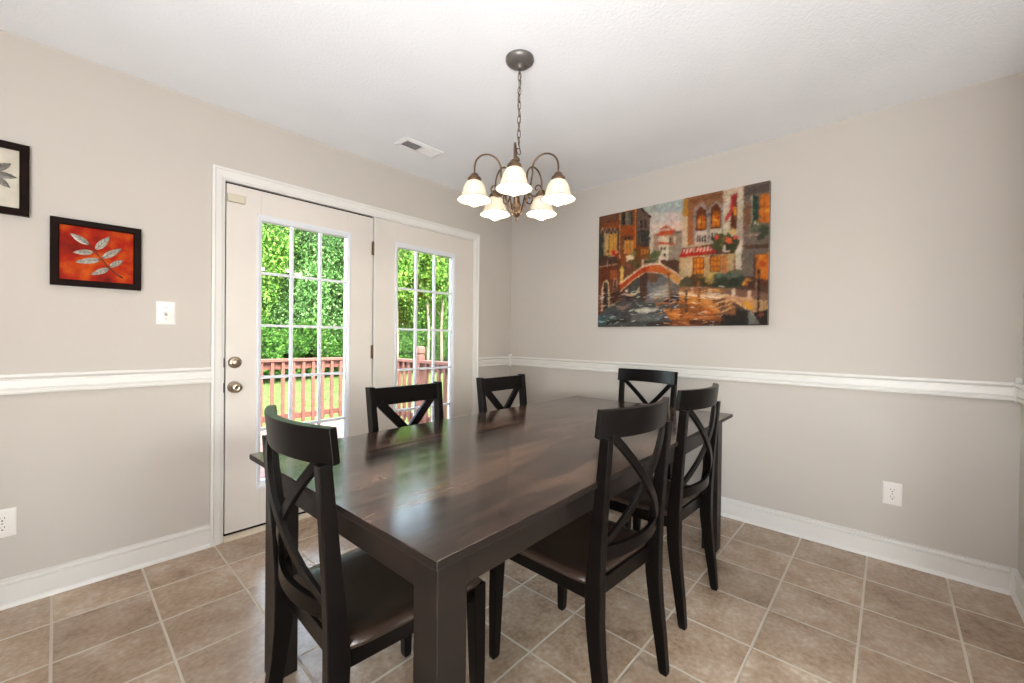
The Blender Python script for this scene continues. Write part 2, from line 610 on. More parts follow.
# ---- glazed doors
def glazed_door(n, x0, x1, y0, gx0, gx1, z0, z1):
    gz0, gz1 = .29, 1.86
    d = MB()
    y1 = y0 + .036
    d.box(x0, gx0, y0, y1, z0, z1)
    d.box(gx1, x1, y0, y1, z0, z1)
    d.box(gx0, gx1, y0, y1, z0, gz0)
    d.box(gx0, gx1, y0, y1, gz1, z1)
    o = struct(d.build('door_%d' % n, 'door', bevel=.0012))
    fw = .0235
    f = MB()
    ox0, ox1, oz0, oz1 = gx0 - fw, gx1 + fw, gz0 - fw * 1.6, gz1 + fw * 1.35
    A = [(ox0, oz0), (ox1, oz0), (ox1, oz1), (ox0, oz1)]
    B = [(gx0, gz0), (gx1, gz0), (gx1, gz1), (gx0, gz1)]

    def ring(t, y):
        return [(A[k][0] * (1 - t) + B[k][0] * t, y, A[k][1] * (1 - t) + B[k][1] * t) for k in range(4)]
    secs = [ring(0, y0), ring(.05, y0 - .008), ring(.3, y0 - .010), ring(.75, y0 - .006), ring(1.12, y0 - .001), ring(1.14, y0 + .016)]
    f.loft(secs, cap=False)
    secs = [ring(0, y1), ring(.1, y1 + .008), ring(1.12, y1 + .004), ring(1.12, y1 - .014)]
    f.loft(secs, cap=False)
    f.build('glazing_frame', 'lite', o)
    g = MB().box(gx0 + .0005, gx1 - .0005, y0 + .017, y0 + .019, gz0 + .0005, gz1 - .0005)
    g.build('glass_pane', 'glass', o)
    mu = MB()
    wv, wh = .0078, .0078
    for k in (1, 2):
        c = gx0 + (gx1 - gx0) * k / 3
        for s in (-1, 1):
            ya = y0 + .018 + s * .0015
            yb = y0 + .018 + s * .011
            mu.box(c - wv, c + wv, min(ya, yb), max(ya, yb), gz0, gz1)
    for k in range(1, 5):
        c = gz0 + (gz1 - gz0) * k / 5
        for s in (-1, 1):
            ya = y0 + .018 + s * .0015
            yb = y0 + .018 + s * .0105
            mu.box(gx0, gx1, min(ya, yb), max(ya, yb), c - wh, c + wh)
    mu.build('muntin_grid', 'lite', o)
    return o


d1 = glazed_door(1, -2.3745, -1.4765, .009, -2.198, -1.668, .038, 2.031)
d2 = glazed_door(2, -1.4575, -.5005, .004, -1.274, -.738, .027, 2.040)
# hardware of the working door
kn = MB()
kn.lathe([(.033, 0), (.033, -.004), (.029, -.009), (.014, -.012), (.011, -.02), (.012, -.03), (.022, -.036), (.0275, -.046), (.0285, -.055), (.025, -.063), (.016, -.067), (.009, -.0675), (.008, -.066)],
         (-2.333, .009, .874), axis='Y')
kn.build('door_knob', 'nickel', d1)
MB().box(-2.3345, -2.3315, -.0605, -.057, .869, .879).build('knob_key_slot', 'slot', d1)
db = MB()
db.lathe([(.034, 0), (.034, -.006), (.030, -.013), (.022, -.017), (.018, -.0165), (.017, -.019), (.008, -.021)], (-2.33, .009, 1.015), axis='Y')
db.build('deadbolt', 'nickel', d1)
for z in (1.812, 1.062, .30):
    h = MB()
    h.lathe([(.0055, -.05), (.0055, -.018), (.0045, -.0175), (.0045, -.0165), (.0055, -.016), (.0055, .016), (.0045, .0165), (.0045, .0175), (.0055, .018), (.0055, .05)], (-1.4735, .003, z), n=12)
    h.box(-1.487, -1.4735, .0075, .0095, z - .048, z + .048)
    h.build('hinge', 'brass', d1)
sn = MB().box(-2.3735, -2.288, -.012, .009, 1.928, 1.972)
sn.build('alarm_contact', 'sensor', d1, bevel=.004)
for z, hh in ((.874, .028), (1.015, .028)):
    struct(MB().box(DX0 + .0045, DX0 + .0098, -.0052, .03, z - hh, z + hh).build('trim_12' if z < 1 else 'trim_13', 'gap', bevel=.002))

# ------------------------------------------------------------------ wall plates
def plate(root, w=.0775, h=.121):
    m = MB()
    a, b = w / 2, h / 2
    m.loft([[(-a, 0, -b), (a, 0, -b), (a, 0, b), (-a, 0, b)], [(-a, -.002, -b), (a, -.002, -b), (a, -.002, b), (-a, -.002, b)],
            [(-a + .006, -.0062, -b + .006), (a - .006, -.0062, -b + .006), (a - .006, -.0062, b - .006), (-a + .006, -.0062, b - .006)]])
    return m.build('cover_plate', 'plate', root, bevel=.001)


def outlet(label, loc, rotz):
    t = thing('power_outlet', label, 'power outlet', loc, rotz)
    plate(t)
    for s in (-1, 1):
        zc = s * .0195
        pts = []
        for k in range(24):
            a = 2 * PI * k / 24
            pts.append((max(-.0145, min(.0145, .0175 * math.cos(a))), zc + .0145 * math.sin(a)))
        r = MB().loft([[(x, -.006, z) for x, z in pts], [(x, -.0078, z) for x, z in pts]]).build('receptacle', 'plate', t)
        sl = MB()
        sl.box(-.0075, -.0055, -.0082, -.0076, zc + .000, zc + .009)
        sl.box(.0055, .0075, -.0082, -.0076, zc + .001, zc + .008)
        sl.lathe([(.0028, 0), (.0028, -.0006)], (0, -.0076, zc - .0065), n=10, axis='Y')
        sl.build('slots', 'slot', r)
    MB().lathe([(.003, -.006), (.003, -.0072)], (0, 0, 0), n=10, axis='Y').build('screw', 'nickel', t)
    return t


outlet('white double power outlet low on the wall under the large canal painting', (0, -2.794, .364), -PI / 2)
outlet('white double power outlet low on the door wall, cut by the left photo edge', (-3.172, 0, .361), 0)
sw = thing('light_switch', 'white single toggle light switch between the red leaf picture and the glazed door', 'light switch', (-2.639, 0, 1.281))
plate(sw, .08, .12)
MB().box(-.0055, .0055, -.0068, -.006, -.012, .012).build('toggle_bezel', 'slot', sw)
MB().loft([[(-.0045, -.006, -.009), (.0045, -.006, -.009), (.0045, -.006, .006), (-.0045, -.006, .006)],
           [(-.004, -.017, .002), (.004, -.017, .002), (.004, -.015, .011), (-.004, -.015, .011)]]).build('toggle', 'plate', sw)
for z in (-.03, .03):
    MB().lathe([(.0028, -.006), (.0028, -.0072)], (0, 0, z), n=10, axis='Y').build('screw', 'nickel', sw)

# ------------------------------------------------------------------ ceiling vent
vt = thing('ceiling_vent', 'white rectangular ceiling air vent near the door wall, left half looking dark', 'vent', (-1.384, -.426, H))
a, b = .15, .07
fr = MB()
fr.loft([[(-a, -b, 0), (a, -b, 0), (a, b, 0), (-a, b, 0)], [(-a, -b, -.003), (a, -b, -.003), (a, b, -.003), (-a, b, -.003)],
         [(-a + .022, -b + .022, -.011), (a - .022, -b + .022, -.011), (a - .022, b - .022, -.011), (-a + .022, b - .022, -.011)],
         [(-a + .024, -b + .024, -.002), (a - .024, -b + .024, -.002), (a - .024, b - .024, -.002), (-a + .024, b - .024, -.002)]], cap=False)
fr.box(-.003, .003, -b + .024, b - .024, -.011, -.002)
fr.build('vent_frame', 'vent', vt)
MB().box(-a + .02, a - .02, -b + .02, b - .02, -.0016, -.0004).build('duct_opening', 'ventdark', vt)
for side in (-1, 1):
    lv = MB()
    for k in range(9):
        x = side * (.012 + k * .0135)
        t = -side * .0065
        lv.loft([[(x, -b + .024, -.010), (x + .0012, -b + .024, -.010), (x + t + .0012, -b + .024, -.002), (x + t, -b + .024, -.002)],
                 [(x, b - .024, -.010), (x + .0012, b - .024, -.010), (x + t + .0012, b - .024, -.002), (x + t, b - .024, -.002)]])
    lv.build('louvre_blades', 'vent', vt)

# ------------------------------------------------------------------ dining table
TB = thing('dining_table', 'long dark walnut dining table with square legs in the middle of the room', 'dining table', (-1.506, -1.628, 0), math.radians(1.1))
hl, hw = 1.052, .515
tt = MB().box(-hl, hl, -hw, hw, .741, .76).build('tabletop', 'table', TB, bevel=.003)
tt.data.materials.append(M['tleg'])
for pl in tt.data.polygons:
    if abs(pl.normal.z) < .5:
        pl.material_index = 1        # side faces, darker: shade put into the edge colour
lx, ly, lw = hl - .038 - .04, hw - .044 - .04, .04
for sx in (-1, 1):
    for sy in (-1, 1):
        MB().box(sx * lx - lw, sx * lx + lw, sy * ly - lw, sy * ly + lw, 0, .741).build('leg', 'tleg', TB, bevel=.003)
for sy in (-1, 1):
    y = sy * (ly + lw - .014)
    MB().box(-lx + lw, lx - lw, y - .01, y + .01, .648, .741).build('apron', 'tleg', TB, bevel=.002)
for sx in (-1, 1):
    x = sx * (lx + lw - .014)
    MB().box(x - .01, x + .01, -ly + lw, ly - lw, .648, .741).build('apron', 'tleg', TB, bevel=.002)


# ------------------------------------------------------------------ chairs
def seat_mesh(wf, wr, yf, yr, z, th, dish, ytail=0.):
    """scooped plank seat, front at +y"""
    m = MB()
    nx, ny = 14, 14
    top, bot = [], []
    for j in range(ny + 1):
        v = j / ny
        for i in range(nx + 1):
            u = i / nx * 2 - 1
            r = .0
            hw_ = wr + (wf - wr) * v
            y = yr + (yf - yr) * v
            if v > .5:
                y -= .022 * abs(u) ** 4 * (v - .5) * 2      # rounded front corners
            if v < .5:
                y += .010 * abs(u) ** 4 * (.5 - v) * 2
                y -= ytail * (1 - u * u) * (.5 - v) * 2
            x = u * hw_ * (1 - .035 * (2 * v - 1) ** 8)
            e = max(abs(u), abs(2 * v - 1))
            edge = .007 * max(0, (e - .86) / .14) ** 2
            d = dish * math.cos(u * PI / 2) ** .8 * math.sin(min(1, v * 1.35) * PI) if v < .74 else 0
            d = dish * (math.cos(u * PI / 2) ** 1.2) * max(0, math.sin(PI * min(1, v / .95))) * (1 + .4 * (1 - v))
            d -= dish * .55 * math.exp(-(u / .16) ** 2) * max(0, (v - .45) / .55)
            top.append((x, y, z - d - edge))
            bot.append((x * .965, y * .985 + .001, z - th))
    n = (nx + 1) * (ny + 1)
    f = []
    for j in range(ny):
        for i in range(nx):
            a = j * (nx + 1) + i
            f.append((a, a + 1, a + nx + 2, a + nx + 1))
            f.append((a + n, a + nx + 1 + n, a + nx + 2 + n, a + 1 + n))
    ring = [i for i in range(nx + 1)] + [j * (nx + 1) + nx for j in range(1, ny + 1)] + [ny * (nx + 1) + i for i in range(nx - 1, -1, -1)] + [j * (nx + 1) for j in range(ny - 1, 0, -1)]
    for a, b in zip(ring, ring[1:] + ring[:1]):
        f.append((b, a, a + n, b + n))
    m.add(top + bot, f, True)
    return m


def back_y(z):
    """rear face line of the back posts"""
    K = [(0, -.247), (.12, -.232), (.25, -.214), (.36, -.203), (.45, -.203), (.55, -.210), (.70, -.224), (.88, -.240), (1.0, -.250)]
    for (z0, y0), (z1, y1) in zip(K, K[1:]):
        if z <= z1:
            t = (z - z0) / (z1 - z0)
            return y0 + (y1 - y0) * t
    return K[-1][1]


def frame_box(m, wf, wr, yf, yr, z0, z1, t):
    for s in (-1, 1):
        q = [(s * wr, yr), (s * wf, yf), (s * (wf - t), yf), (s * (wr - t), yr)]
        m.loft([[(x, y, z0) for x, y in q], [(x, y, z1) for x, y in q]])
    m.box(-wf, wf, yf - t, yf, z0, z1)
    m.box(-wr, wr, yr, yr + t, z0, z1)


def curved_chair():
    t = thing('dining_chair', 'x', 'dining chair')
    seat_mesh(.226, .205, .238, -.185, .461, .022, .013, .0).build('seat', 'seat', t)
    m = MB()
    frame_box(m, .196, .178, .222, -.19, .386, .439, .02)
    m.build('seat_frame', 'black', t, bevel=.002)
    for s in (-1, 1):
        MB().post([(s * .198, .226, 0, .0115, .0115), (s * .197, .224, .012, .0145, .0145), (s * .196, .2205, .2, .018, .019), (s * .194, .216, .386, .021, .022), (s * .194, .216, .4385, .021, .022)]).build('leg', 'black', t, bevel=.003)
    for s in (-1, 1):
        pts = []
        for z, w_, d_ in ((0, .0115, .0125), (.012, .014, .015), (.12, .0155, .019), (.25, .0165, .0225), (.34, .017, .0255), (.42, .017, .027), (.50, .0165, .0245), (.60, .0155, .021), (.72, .0145, .0185), (.80, .014, .017), (.888, .0135, .016)):
            x = s * (.186 - .004 * min(1, z / .45) + .008 * max(0, z - .45) / .45)
            pts.append((x, back_y(z) + .004, z, w_, d_))
        MB().post(pts).build('leg', 'black', t, bevel=.003)
    # curved top rail, bowed backwards
    secs = []
    N = 18
    for i in range(N + 1):
        u = i / N * 2 - 1
        x = u * .211
        bow = .050 * (1 - u * u)
        yc = -.222 - bow
        th = .0115
        nx_, ny_ = 2 * .050 * u / .211, 1.0          # outward normal of the bowed curve
        l = math.hypot(nx_, ny_)
        nx_, ny_ = nx_ / l * th, -ny_ / l * th
        lean = .008
        secs.append([(x + nx_, yc + ny_ + lean, .885), (x + nx_, yc + ny_ - lean * .2, .9695), (x - nx_, yc - ny_ - lean * .2, .9705), (x - nx_, yc - ny_ + lean, .886)])
    MB().loft(secs, True).build('top_rail', 'black', t, bevel=.0025)
    # lower curved rail
    secs = []
    for i in range(N + 1):
        u = i / N * 2 - 1
        x = u * .176
        yc = back_y(.52) + .004 - .036 * (1 - u * u)
        th = .008
        nx_, ny_ = 2 * .036 * u / .176, 1.0
        l = math.hypot(nx_, ny_)
        nx_, ny_ = nx_ / l * th, -ny_ / l * th
        secs.append([(x + nx_, yc + ny_, .515), (x + nx_, yc + ny_, .556), (x - nx_, yc - ny_, .556), (x - nx_, yc - ny_, .515)])
    MB().loft(secs, True).build('lower_rail', 'black', t, bevel=.002)
    # crossed bars lying in the bowed back
    for s in (-1, 1):
        secs = []
        N2 = 22
        for i in range(N2 + 1):
            q = i / N2
            u = (1 - 2 * q)
            x = s * u * .172
            z = .897 - (.897 - .542) * q
            bow = .042 * (1 - u * u)
            yc = back_y(z) + .004 - bow + (.006 if s > 0 else -.003)
            wz = .0135
            dx, dz = s * .172 * 2, .355
            L = math.hypot(dx, dz)
            # direction along the bar is (-dx, -dz); its in-plane normal is (dz, -dx)
            px, pz = dz / L * wz, -dx / L * wz
            th = .0065
            secs.append([(x + px, yc - th, z + pz), (x - px, yc - th, z - pz), (x - px, yc + th, z - pz), (x + px, yc + th, z + pz)])
        MB().loft(secs, True).build('cross_bar', 'black', t, bevel=.002)
    return t


def straight_chair():
    t = thing('dining_chair', 'x', 'dining chair')
    seat_mesh(.225, .2, .225, -.19, .46, .022, .008).build('seat', 'black', t)
    m = MB()
    frame_box(m, .195, .178, .212, -.195, .385, .438, .02)
    m.build('seat_frame', 'black', t, bevel=.002)
    for s in (-1, 1):
        MB().post([(s * .195, .205, 0, .014, .014), (s * .192, .203, .4385, .021, .021)]).build('leg', 'black', t, bevel=.003)
    for s in (-1, 1):
        pts = []
        for z, y, w_, d_ in ((0, -.24, .015, .016), (.2, -.212, .016, .02), (.42, -.198, .0165, .023), (.58, -.205, .016, .0215), (.75, -.222, .0155, .0205), (.94, -.245, .015, .019)):
            x = s * (.178 + .015 * max(0, z - .45) / .49)
            pts.append((x, y, z, w_, d_))
        MB().post(pts).build('leg', 'black', t, bevel=.0025)

    def by(z):
        return -.198 - .047 * max(0, z - .45) / .49
    m = MB()
    m.loft([[(-.184, by(.852) - .009, .852), (.184, by(.852) - .009, .852), (.184, by(.852) + .009, .852), (-.184, by(.852) + .009, .852)],
            [(-.186, by(.934) - .009, .933), (.186, by(.934) - .009, .933), (.186, by(.934) + .009, .933), (-.186, by(.934) + .009, .933)]])
    m.build('top_rail', 'black', t, bevel=.002)
    MB().loft([[(-.172, by(.53) - .009, .51), (.172, by(.53) - .009, .51), (.172, by(.53) + .009, .51), (-.172, by(.53) + .009, .51)],
               [(-.172, by(.53) - .009, .555), (.172, by(.53) - .009, .555), (.172, by(.53) + .009, .555), (-.172, by(.53) + .009, .555)]]).build('lower_rail', 'black', t, bevel=.002)
    for s in (-1, 1):
        m = MB()
        z0, z1 = .552, .862
        x0, x1 = -s * .148, s * .148
        dx, dz = x1 - x0, z1 - z0
        L = math.hypot(dx, dz)
        w_ = .0205
        px, pz = dz / L * w_, -dx / L * w_
        secs = []
        for (x, z) in ((x0, z0), (x1, z1)):
            y = by(z) + (.002 if s > 0 else -.002)
            secs.append([(x + px, y - .0085, z + pz), (x - px, y - .0085, z - pz), (x - px, y + .0085, z - pz), (x + px, y + .0085, z + pz)])
        m.loft(secs).build('cross_bar', 'black', t, bevel=.002)
    return t


c0 = curved_chair()
G1 = 'curved back dining chairs around the table'
c0.location = (-2.378, -1.662, 0)
c0.rotation_euler.z = -PI / 2 - math.radians(1.5)
c0['label'] = 'black X-back dining chair at the near left head of the table'
c0['group'] = G1
dup(c0, (-.565, -1.545, 0), math.radians(86), 'black X-back dining chair at the far head of the table, before the painting wall')
dup(c0, (-1.750, -1.949, 0), math.radians(-3.3), 'black X-back dining chair nearest the viewer on the right side, brown seat showing')
dup(c0, (-1.105, -1.929, 0), math.radians(-1.9), 'black X-back dining chair on the right side, nearer the far table leg')
s0 = straight_chair()
s0['group'] = 'flat topped dining chairs on the door side'
s0.location = (-1.856, -1.258, 0)
s0.rotation_euler.z = PI + math.radians(.5)
s0['label'] = 'black flat-topped X-back chair across the table in front of the right glazed door'
dup(s0, (-1.152, -1.243, 0), PI + math.radians(2), 'black flat-topped X-back chair across the table, nearest the room corner')

# ------------------------------------------------------------------ chandelier
CX, CY = -1.607, -1.513
ch = thing('chandelier', 'bronze five-arm chandelier with lit frosted bell shades hanging over the dining table', 'chandelier', (CX, CY, 0))
MB().lathe([(.064, 2.44), (.0645, 2.434), (.062, 2.427), (.052, 2.418), (.030, 2.411), (.013, 2.408), (.011, 2.400), (.006, 2.396)][::-1], n=36).build('canopy', 'canopy', ch)
cn = MB()
zc = 2.392
k = 0
while zc > 2.045:
    pts = []
    for a in range(16):
        an = 2 * PI * a / 16
        dx, dz = .0075 * math.cos(an), .0205 * math.sin(an)
        th_ = .35 + (PI / 2 if k % 2 else 0)
        pts.append((dx * math.cos(th_), dx * math.sin(th_), zc + dz))
    cn.tube(pts, .0017, 6, True)
    zc -= .0325
    k += 1
cn.build('chain', 'bronze', ch)
MB().tube([(.006 * math.cos(z * 40), .006 * math.sin(z * 40), z) for z in [2.40 - i * .01 for i in range(39)]], .0022, 6).build('cord', 'canopy', ch)
MB().tube([(0.0135 * math.cos(2 * PI * a / 16), 0, 2.022 + .0135 * math.sin(2 * PI * a / 16)) for a in range(16)], .0022, 6, True).build('hanging_loop', 'bronze', ch)
BX, BY, BZ = -.0045, .005, -.010
MB().lathe([(.002, 1.7175), (.005, 1.719), (.0055, 1.723), (.003, 1.728), (.004, 1.732), (.012, 1.738), (.019, 1.747), (.021, 1.756), (.018, 1.763), (.019, 1.767), (.017, 1.770), (.0185, 1.782), (.0205, 1.790), (.018, 1.794),
            (.014, 1.81), (.012, 1.83), (.015, 1.86), (.020, 1.89), (.022, 1.915), (.018, 1.945), (.009, 1.965), (.007, 1.985), (.013, 1.992), (.011, 2.0), (.005, 2.006), (.003, 2.01)], (BX, BY, BZ)).build('column', 'bronze', ch)


def spline(pts, n=6):
    out = []
    for i in range(len(pts) - 1):
        p0, p1, p2, p3 = pts[max(0, i - 1)], pts[i], pts[i + 1], pts[min(len(pts) - 1, i + 2)]
        for k in range(n):
            t = k / n
            out.append(tuple(.5 * (2 * p1[j] + (p2[j] - p0[j]) * t + (2 * p0[j] - 5 * p1[j] + 4 * p2[j] - p3[j]) * t * t + (3 * p1[j] - p0[j] - 3 * p2[j] + p3[j]) * t ** 3) for j in range(2)))
    out.append(tuple(pts[-1]))
    return out


arm_p = spline([(.014, 1.755), (.026, 1.757), (.040, 1.785), (.054, 1.83), (.068, 1.88), (.0745, 1.925)]) + \
    [(.134 + .060 * math.cos(a), 1.940 + .062 * math.sin(a)) for a in [PI * (1 - k / 14) for k in range(0, 15)]] + [(.194, 1.925), (.194, 1.905)]
scr_p = spline([(.058, 1.842), (.072, 1.824), (.092, 1.818), (.111, 1.828), (.118, 1.848), (.110, 1.864), (.095, 1.864), (.089, 1.852), (.096, 1.844), (.1025, 1.849)])
base_a = math.atan2(-2.7702 - CY, -3.0174 - CX) + math.radians(-3)
for i in range(5):
    an = base_a + i * 2 * PI / 5
    ca, sa = math.cos(an), math.sin(an)
    arm = MB().tube([(r * ca + BX, r * sa + BY, z + BZ) for r, z in arm_p], .0042, 8).build('arm', 'bronze', ch)
    MB().tube([(r * ca + BX, r * sa + BY, z + BZ) for r, z in scr_p], [.0034] * (len(scr_p) - 8) + [.0034 - .00018 * q for q in range(8)], 8).build('scroll', 'bronze', arm)
    c = (.194 * ca + BX, .194 * sa + BY, BZ)
    MB().lathe([(.004, 1.912), (.012, 1.910), (.018, 1.904), (.0195, 1.897), (.025, 1.894), (.030, 1.888), (.031, 1.878), (.030, 1.872), (.020, 1.871)], c).build('socket', 'bronze', ch)
    sp = [(.027, 1.876), (.035, 1.871), (.042, 1.861), (.0475, 1.848), (.0515, 1.833), (.055, 1.819), (.0605, 1.807), (.068, 1.798), (.0745, 1.793), (.077, 1.791)]
    MB().lathe(sp + [(r - .0025, z + .0005) for r, z in sp[::-1]], c, n=36, cap=False).build('lamp_shade', 'shade', ch)
    prof_b = [(.0005, -.034)] + [(.033 * math.sin(a), -.034 * math.cos(a)) for a in [PI * k / 12 for k in range(1, 9)]] + [(.020, .034), (.0145, .05), (.0135, .071)]
    MB().lathe([(r, 1.800 + z) for r, z in prof_b], c, n=20).build('bulb', 'bulb', ch)

# ------------------------------------------------------------------ leaf pictures
def rot_leaf(m, base, tip, w, y):
    bx, bz = base
    tx, tz = tip
    L = math.hypot(tx - bx, tz - bz)
    ux, uz = (tx - bx) / L, (tz - bz) / L
    px, pz = -uz, ux
    n = 9
    top = []
    for k in range(n + 1):
        q = k / n
        hw_ = w * (math.sin(PI * q ** .8) ** .85 if 0 < q < 1 else 0)
        c = (bx + ux * L * q, bz + uz * L * q)
        top.append([(c[0] + px * hw_, y + .0, c[1] + pz * hw_), (c[0], y - .0028, c[1]), (c[0] - px * hw_, y, c[1] - pz * hw_)])
    for a, b in zip(top, top[1:]):
        m.add(a + b, [(0, 1, 4, 3), (1, 2, 5, 4)], True)
        m.add([(p[0], p[1] + .0022, p[2]) for p in a + b], [(0, 3, 4, 1), (1, 4, 5, 2)], True)


def leaf_veins(m, base, tip, w, y):
    bx, bz = base
    tx, tz = tip
    L = math.hypot(tx - bx, tz - bz)
    ux, uz = (tx - bx) / L, (tz - bz) / L
    m.tube([(bx, y - .0028, bz), (bx + ux * L * .97, y - .0028, bz + uz * L * .97)], [.0012, .0005], 5)
    for q in (.2, .4, .6):
        for s in (-1, 1):
            c = (bx + ux * L * q, bz + uz * L * q)
            e = (c[0] + ux * L * .2 - s * uz * w * .75, c[1] + uz * L * .2 + s * ux * w * .75)
            m.tube([(c[0], y - .0026, c[1]), (e[0], y - .0012, e[1])], .0006, 4)


def picture(label, x0, x1, z0, z1, panel, leaves, stem, fw_=.028, lm='silver'):
    t = thing('framed_picture', label, 'framed picture', ((x0 + x1) / 2, 0, (z0 + z1) / 2))
    a, b = (x1 - x0) / 2, (z1 - z0) / 2
    m = MB()

    def ring(d, y):
        return [(-a + d, y, -b + d), (a - d, y, -b + d), (a - d, y, b - d), (-a + d, y, b - d)]
    m.loft([ring(0, 0), ring(0, -.030), ring(.003, -.032), ring(fw_ - .004, -.029), ring(fw_, -.026), ring(fw_, -.012)], cap=False)
    m.build('picture_frame', 'frame', t)
    MB().box(-a + fw_ - .002, a - fw_ + .002, -.016, -.010, -b + fw_ - .002, b - fw_ + .002).build('picture_panel', panel, t)
    cx_, cz_ = (x0 + x1) / 2, (z0 + z1) / 2
    for bs, tp, w_ in leaves:
        bs = (bs[0] - cx_, bs[1] - cz_)
        tp = (tp[0] - cx_, tp[1] - cz_)
        m = MB()
        rot_leaf(m, bs, tp, w_, -.0185)
        lf = m.build('metal_leaf', lm, t)
        m = MB()
        leaf_veins(m, bs, tp, w_, -.0185)
        m.build('leaf_veins', 'vein', lf)
    m = MB()
    pts = [(p[0] - cx_, -.0185, p[1] - cz_) for p in stem]
    m.tube(pts, [.0014 + .0018 * (k / (len(pts) - 1)) ** 2 for k in range(len(pts))], 6)
    m.build('stem', 'vein', t)
    return t


LV = [((-2.9174, 1.583), (-2.9805, 1.6257), .0135), ((-2.8971, 1.5634), (-2.8489, 1.6327), .0145), ((-2.9028, 1.5509), (-2.971, 1.5398), .0125),
      ((-2.8763, 1.526), (-2.8083, 1.5842), .0135), ((-2.8805, 1.5195), (-2.9631, 1.496), .0135), ((-2.851, 1.4827), (-2.913, 1.4433), .0125), ((-2.851, 1.4886), (-2.8019, 1.5276), .012)]
picture('square dark-framed picture with a silver leaf sprig on burnt orange', -3.0405, -2.738, 1.387, 1.689, 'redpanel', LV, [(-2.917, 1.581), (-2.885, 1.535), (-2.85, 1.482), (-2.826, 1.456), (-2.803, 1.442)])
LV2 = [((-3.20, 1.842), (-3.150, 1.884), .0135), ((-3.20, 1.832), (-3.134, 1.829), .0135), ((-3.20, 1.822), (-3.152, 1.782), .0135),
       ((-3.21, 1.850), (-3.205, 1.915), .0135), ((-3.215, 1.842), (-3.268, 1.885), .0135), ((-3.215, 1.830), (-3.278, 1.822), .0135), ((-3.21, 1.820), (-3.215, 1.755), .0135)]
picture('dark-framed picture with grey leaves on parchment, cut by the left photo edge', -3.402, -3.0995, 1.671, 1.972, 'greypanel', LV2, [(-3.208, 1.835), (-3.24, 1.78), (-3.29, 1.735)], lm='silver_dark')

# ------------------------------------------------------------------ canal painting on canvas
# eight sketch sheets of the motif: (left, top, scale); all land on one 1000 x 1000 canvas grid
SHEET = {1: (595, 205, 11.38), 2: (595, 260, 9.76), 3: (640, 190, 9.75), 4: (640, 255, 9.1), 5: (680, 180, 9.76), 6: (680, 245, 8.04), 7: (725, 175, 9.1), 8: (725, 245, 8.04), 0: (0, 0, 1)}
CORN = [((598.7, 326.5), (0, 0)), ((767.5, 325), (1000, 0)), ((768, 180.5), (1000, 1000)), ((598.7, 217.7), (0, 1000))]
A_, B_ = [], []
for (x, y), (s_, t_) in CORN:
    A_ += [[x, y, 1, 0, 0, 0, -s_ * x, -s_ * y], [0, 0, 0, x, y, 1, -t_ * x, -t_ * y]]
    B_ += [s_, t_]
HM = np.append(np.linalg.solve(np.array(A_, float), np.array(B_, float)), 1).reshape(3, 3)
STROKES = []


def cv(c, x, y):
    a, b, s = SHEET[c]
    q = HM @ np.array([a + x / s, b + y / s, 1.0])
    return q[0] / q[2], q[1] / q[2]


def p(c, col, *pts):
    STROKES.append((col, [cv(c, *q) for q in pts]))


def r(c, col, x0, y0, x1, y1):
    p(c, col, (x0, y0), (x1, y0), (x1, y1), (x0, y1))


def b(c, col, x, y, rad):
    p(c, col, *[(x + rad * math.cos(a) * (1 + .25 * math.sin(3 * a + x)), y + rad * math.sin(a) * (1 + .2 * math.cos(2 * a + y))) for a in [k * PI / 5 for k in range(10)]])


def ln(c, col, x0, y0, x1, y1, w):
    d = math.hypot(x1 - x0, y1 - y0)
    nx, ny = -(y1 - y0) / d * w / 2, (x1 - x0) / d * w / 2
    p(c, col, (x0 + nx, y0 + ny), (x1 + nx, y1 + ny), (x1 - nx, y1 - ny), (x0 - nx, y0 - ny))


r(0,(95,68,50),590,170,780,335)
# sky
p(3,(178,196,200),(0,150),(430,60),(430,240),(0,260))
p(3,(208,204,198),(0,230),(430,210),(430,330),(0,360))
p(3,(222,208,194),(80,330),(430,300),(430,460),(80,460))
# distant houses
p(3,(214,200,178),(85,400),(130,400),(122,600),(90,660))
p(3,(182,152,130),(125,430),(410,410),(410,683),(125,683))
p(3,(160,146,132),(320,430),(405,410),(405,683),(275,683),(275,460))
p(3,(222,206,184),(175,455),(275,450),(275,683),(190,683))
p(3,(205,185,165),(195,390),(300,385),(300,405),(195,408))
p(3,(192,108,68),(175,388),(245,345),(315,385),(250,378))
p(3,(205,92,45),(145,432),(200,402),(325,388),(325,432),(180,452))
p(3,(120,105,100),(320,400),(400,400),(400,420),(330,425))
p(3,(205,92,62),(165,508),(335,518),(335,536),(165,528))
for x in (195,228): r(3,(80,70,65),x,558,x+18,584)
r(3,(80,70,65),226,618,244,642)
r(3,(120,95,80),278,470,300,520); r(3,(215,195,175),318,450,340,520)
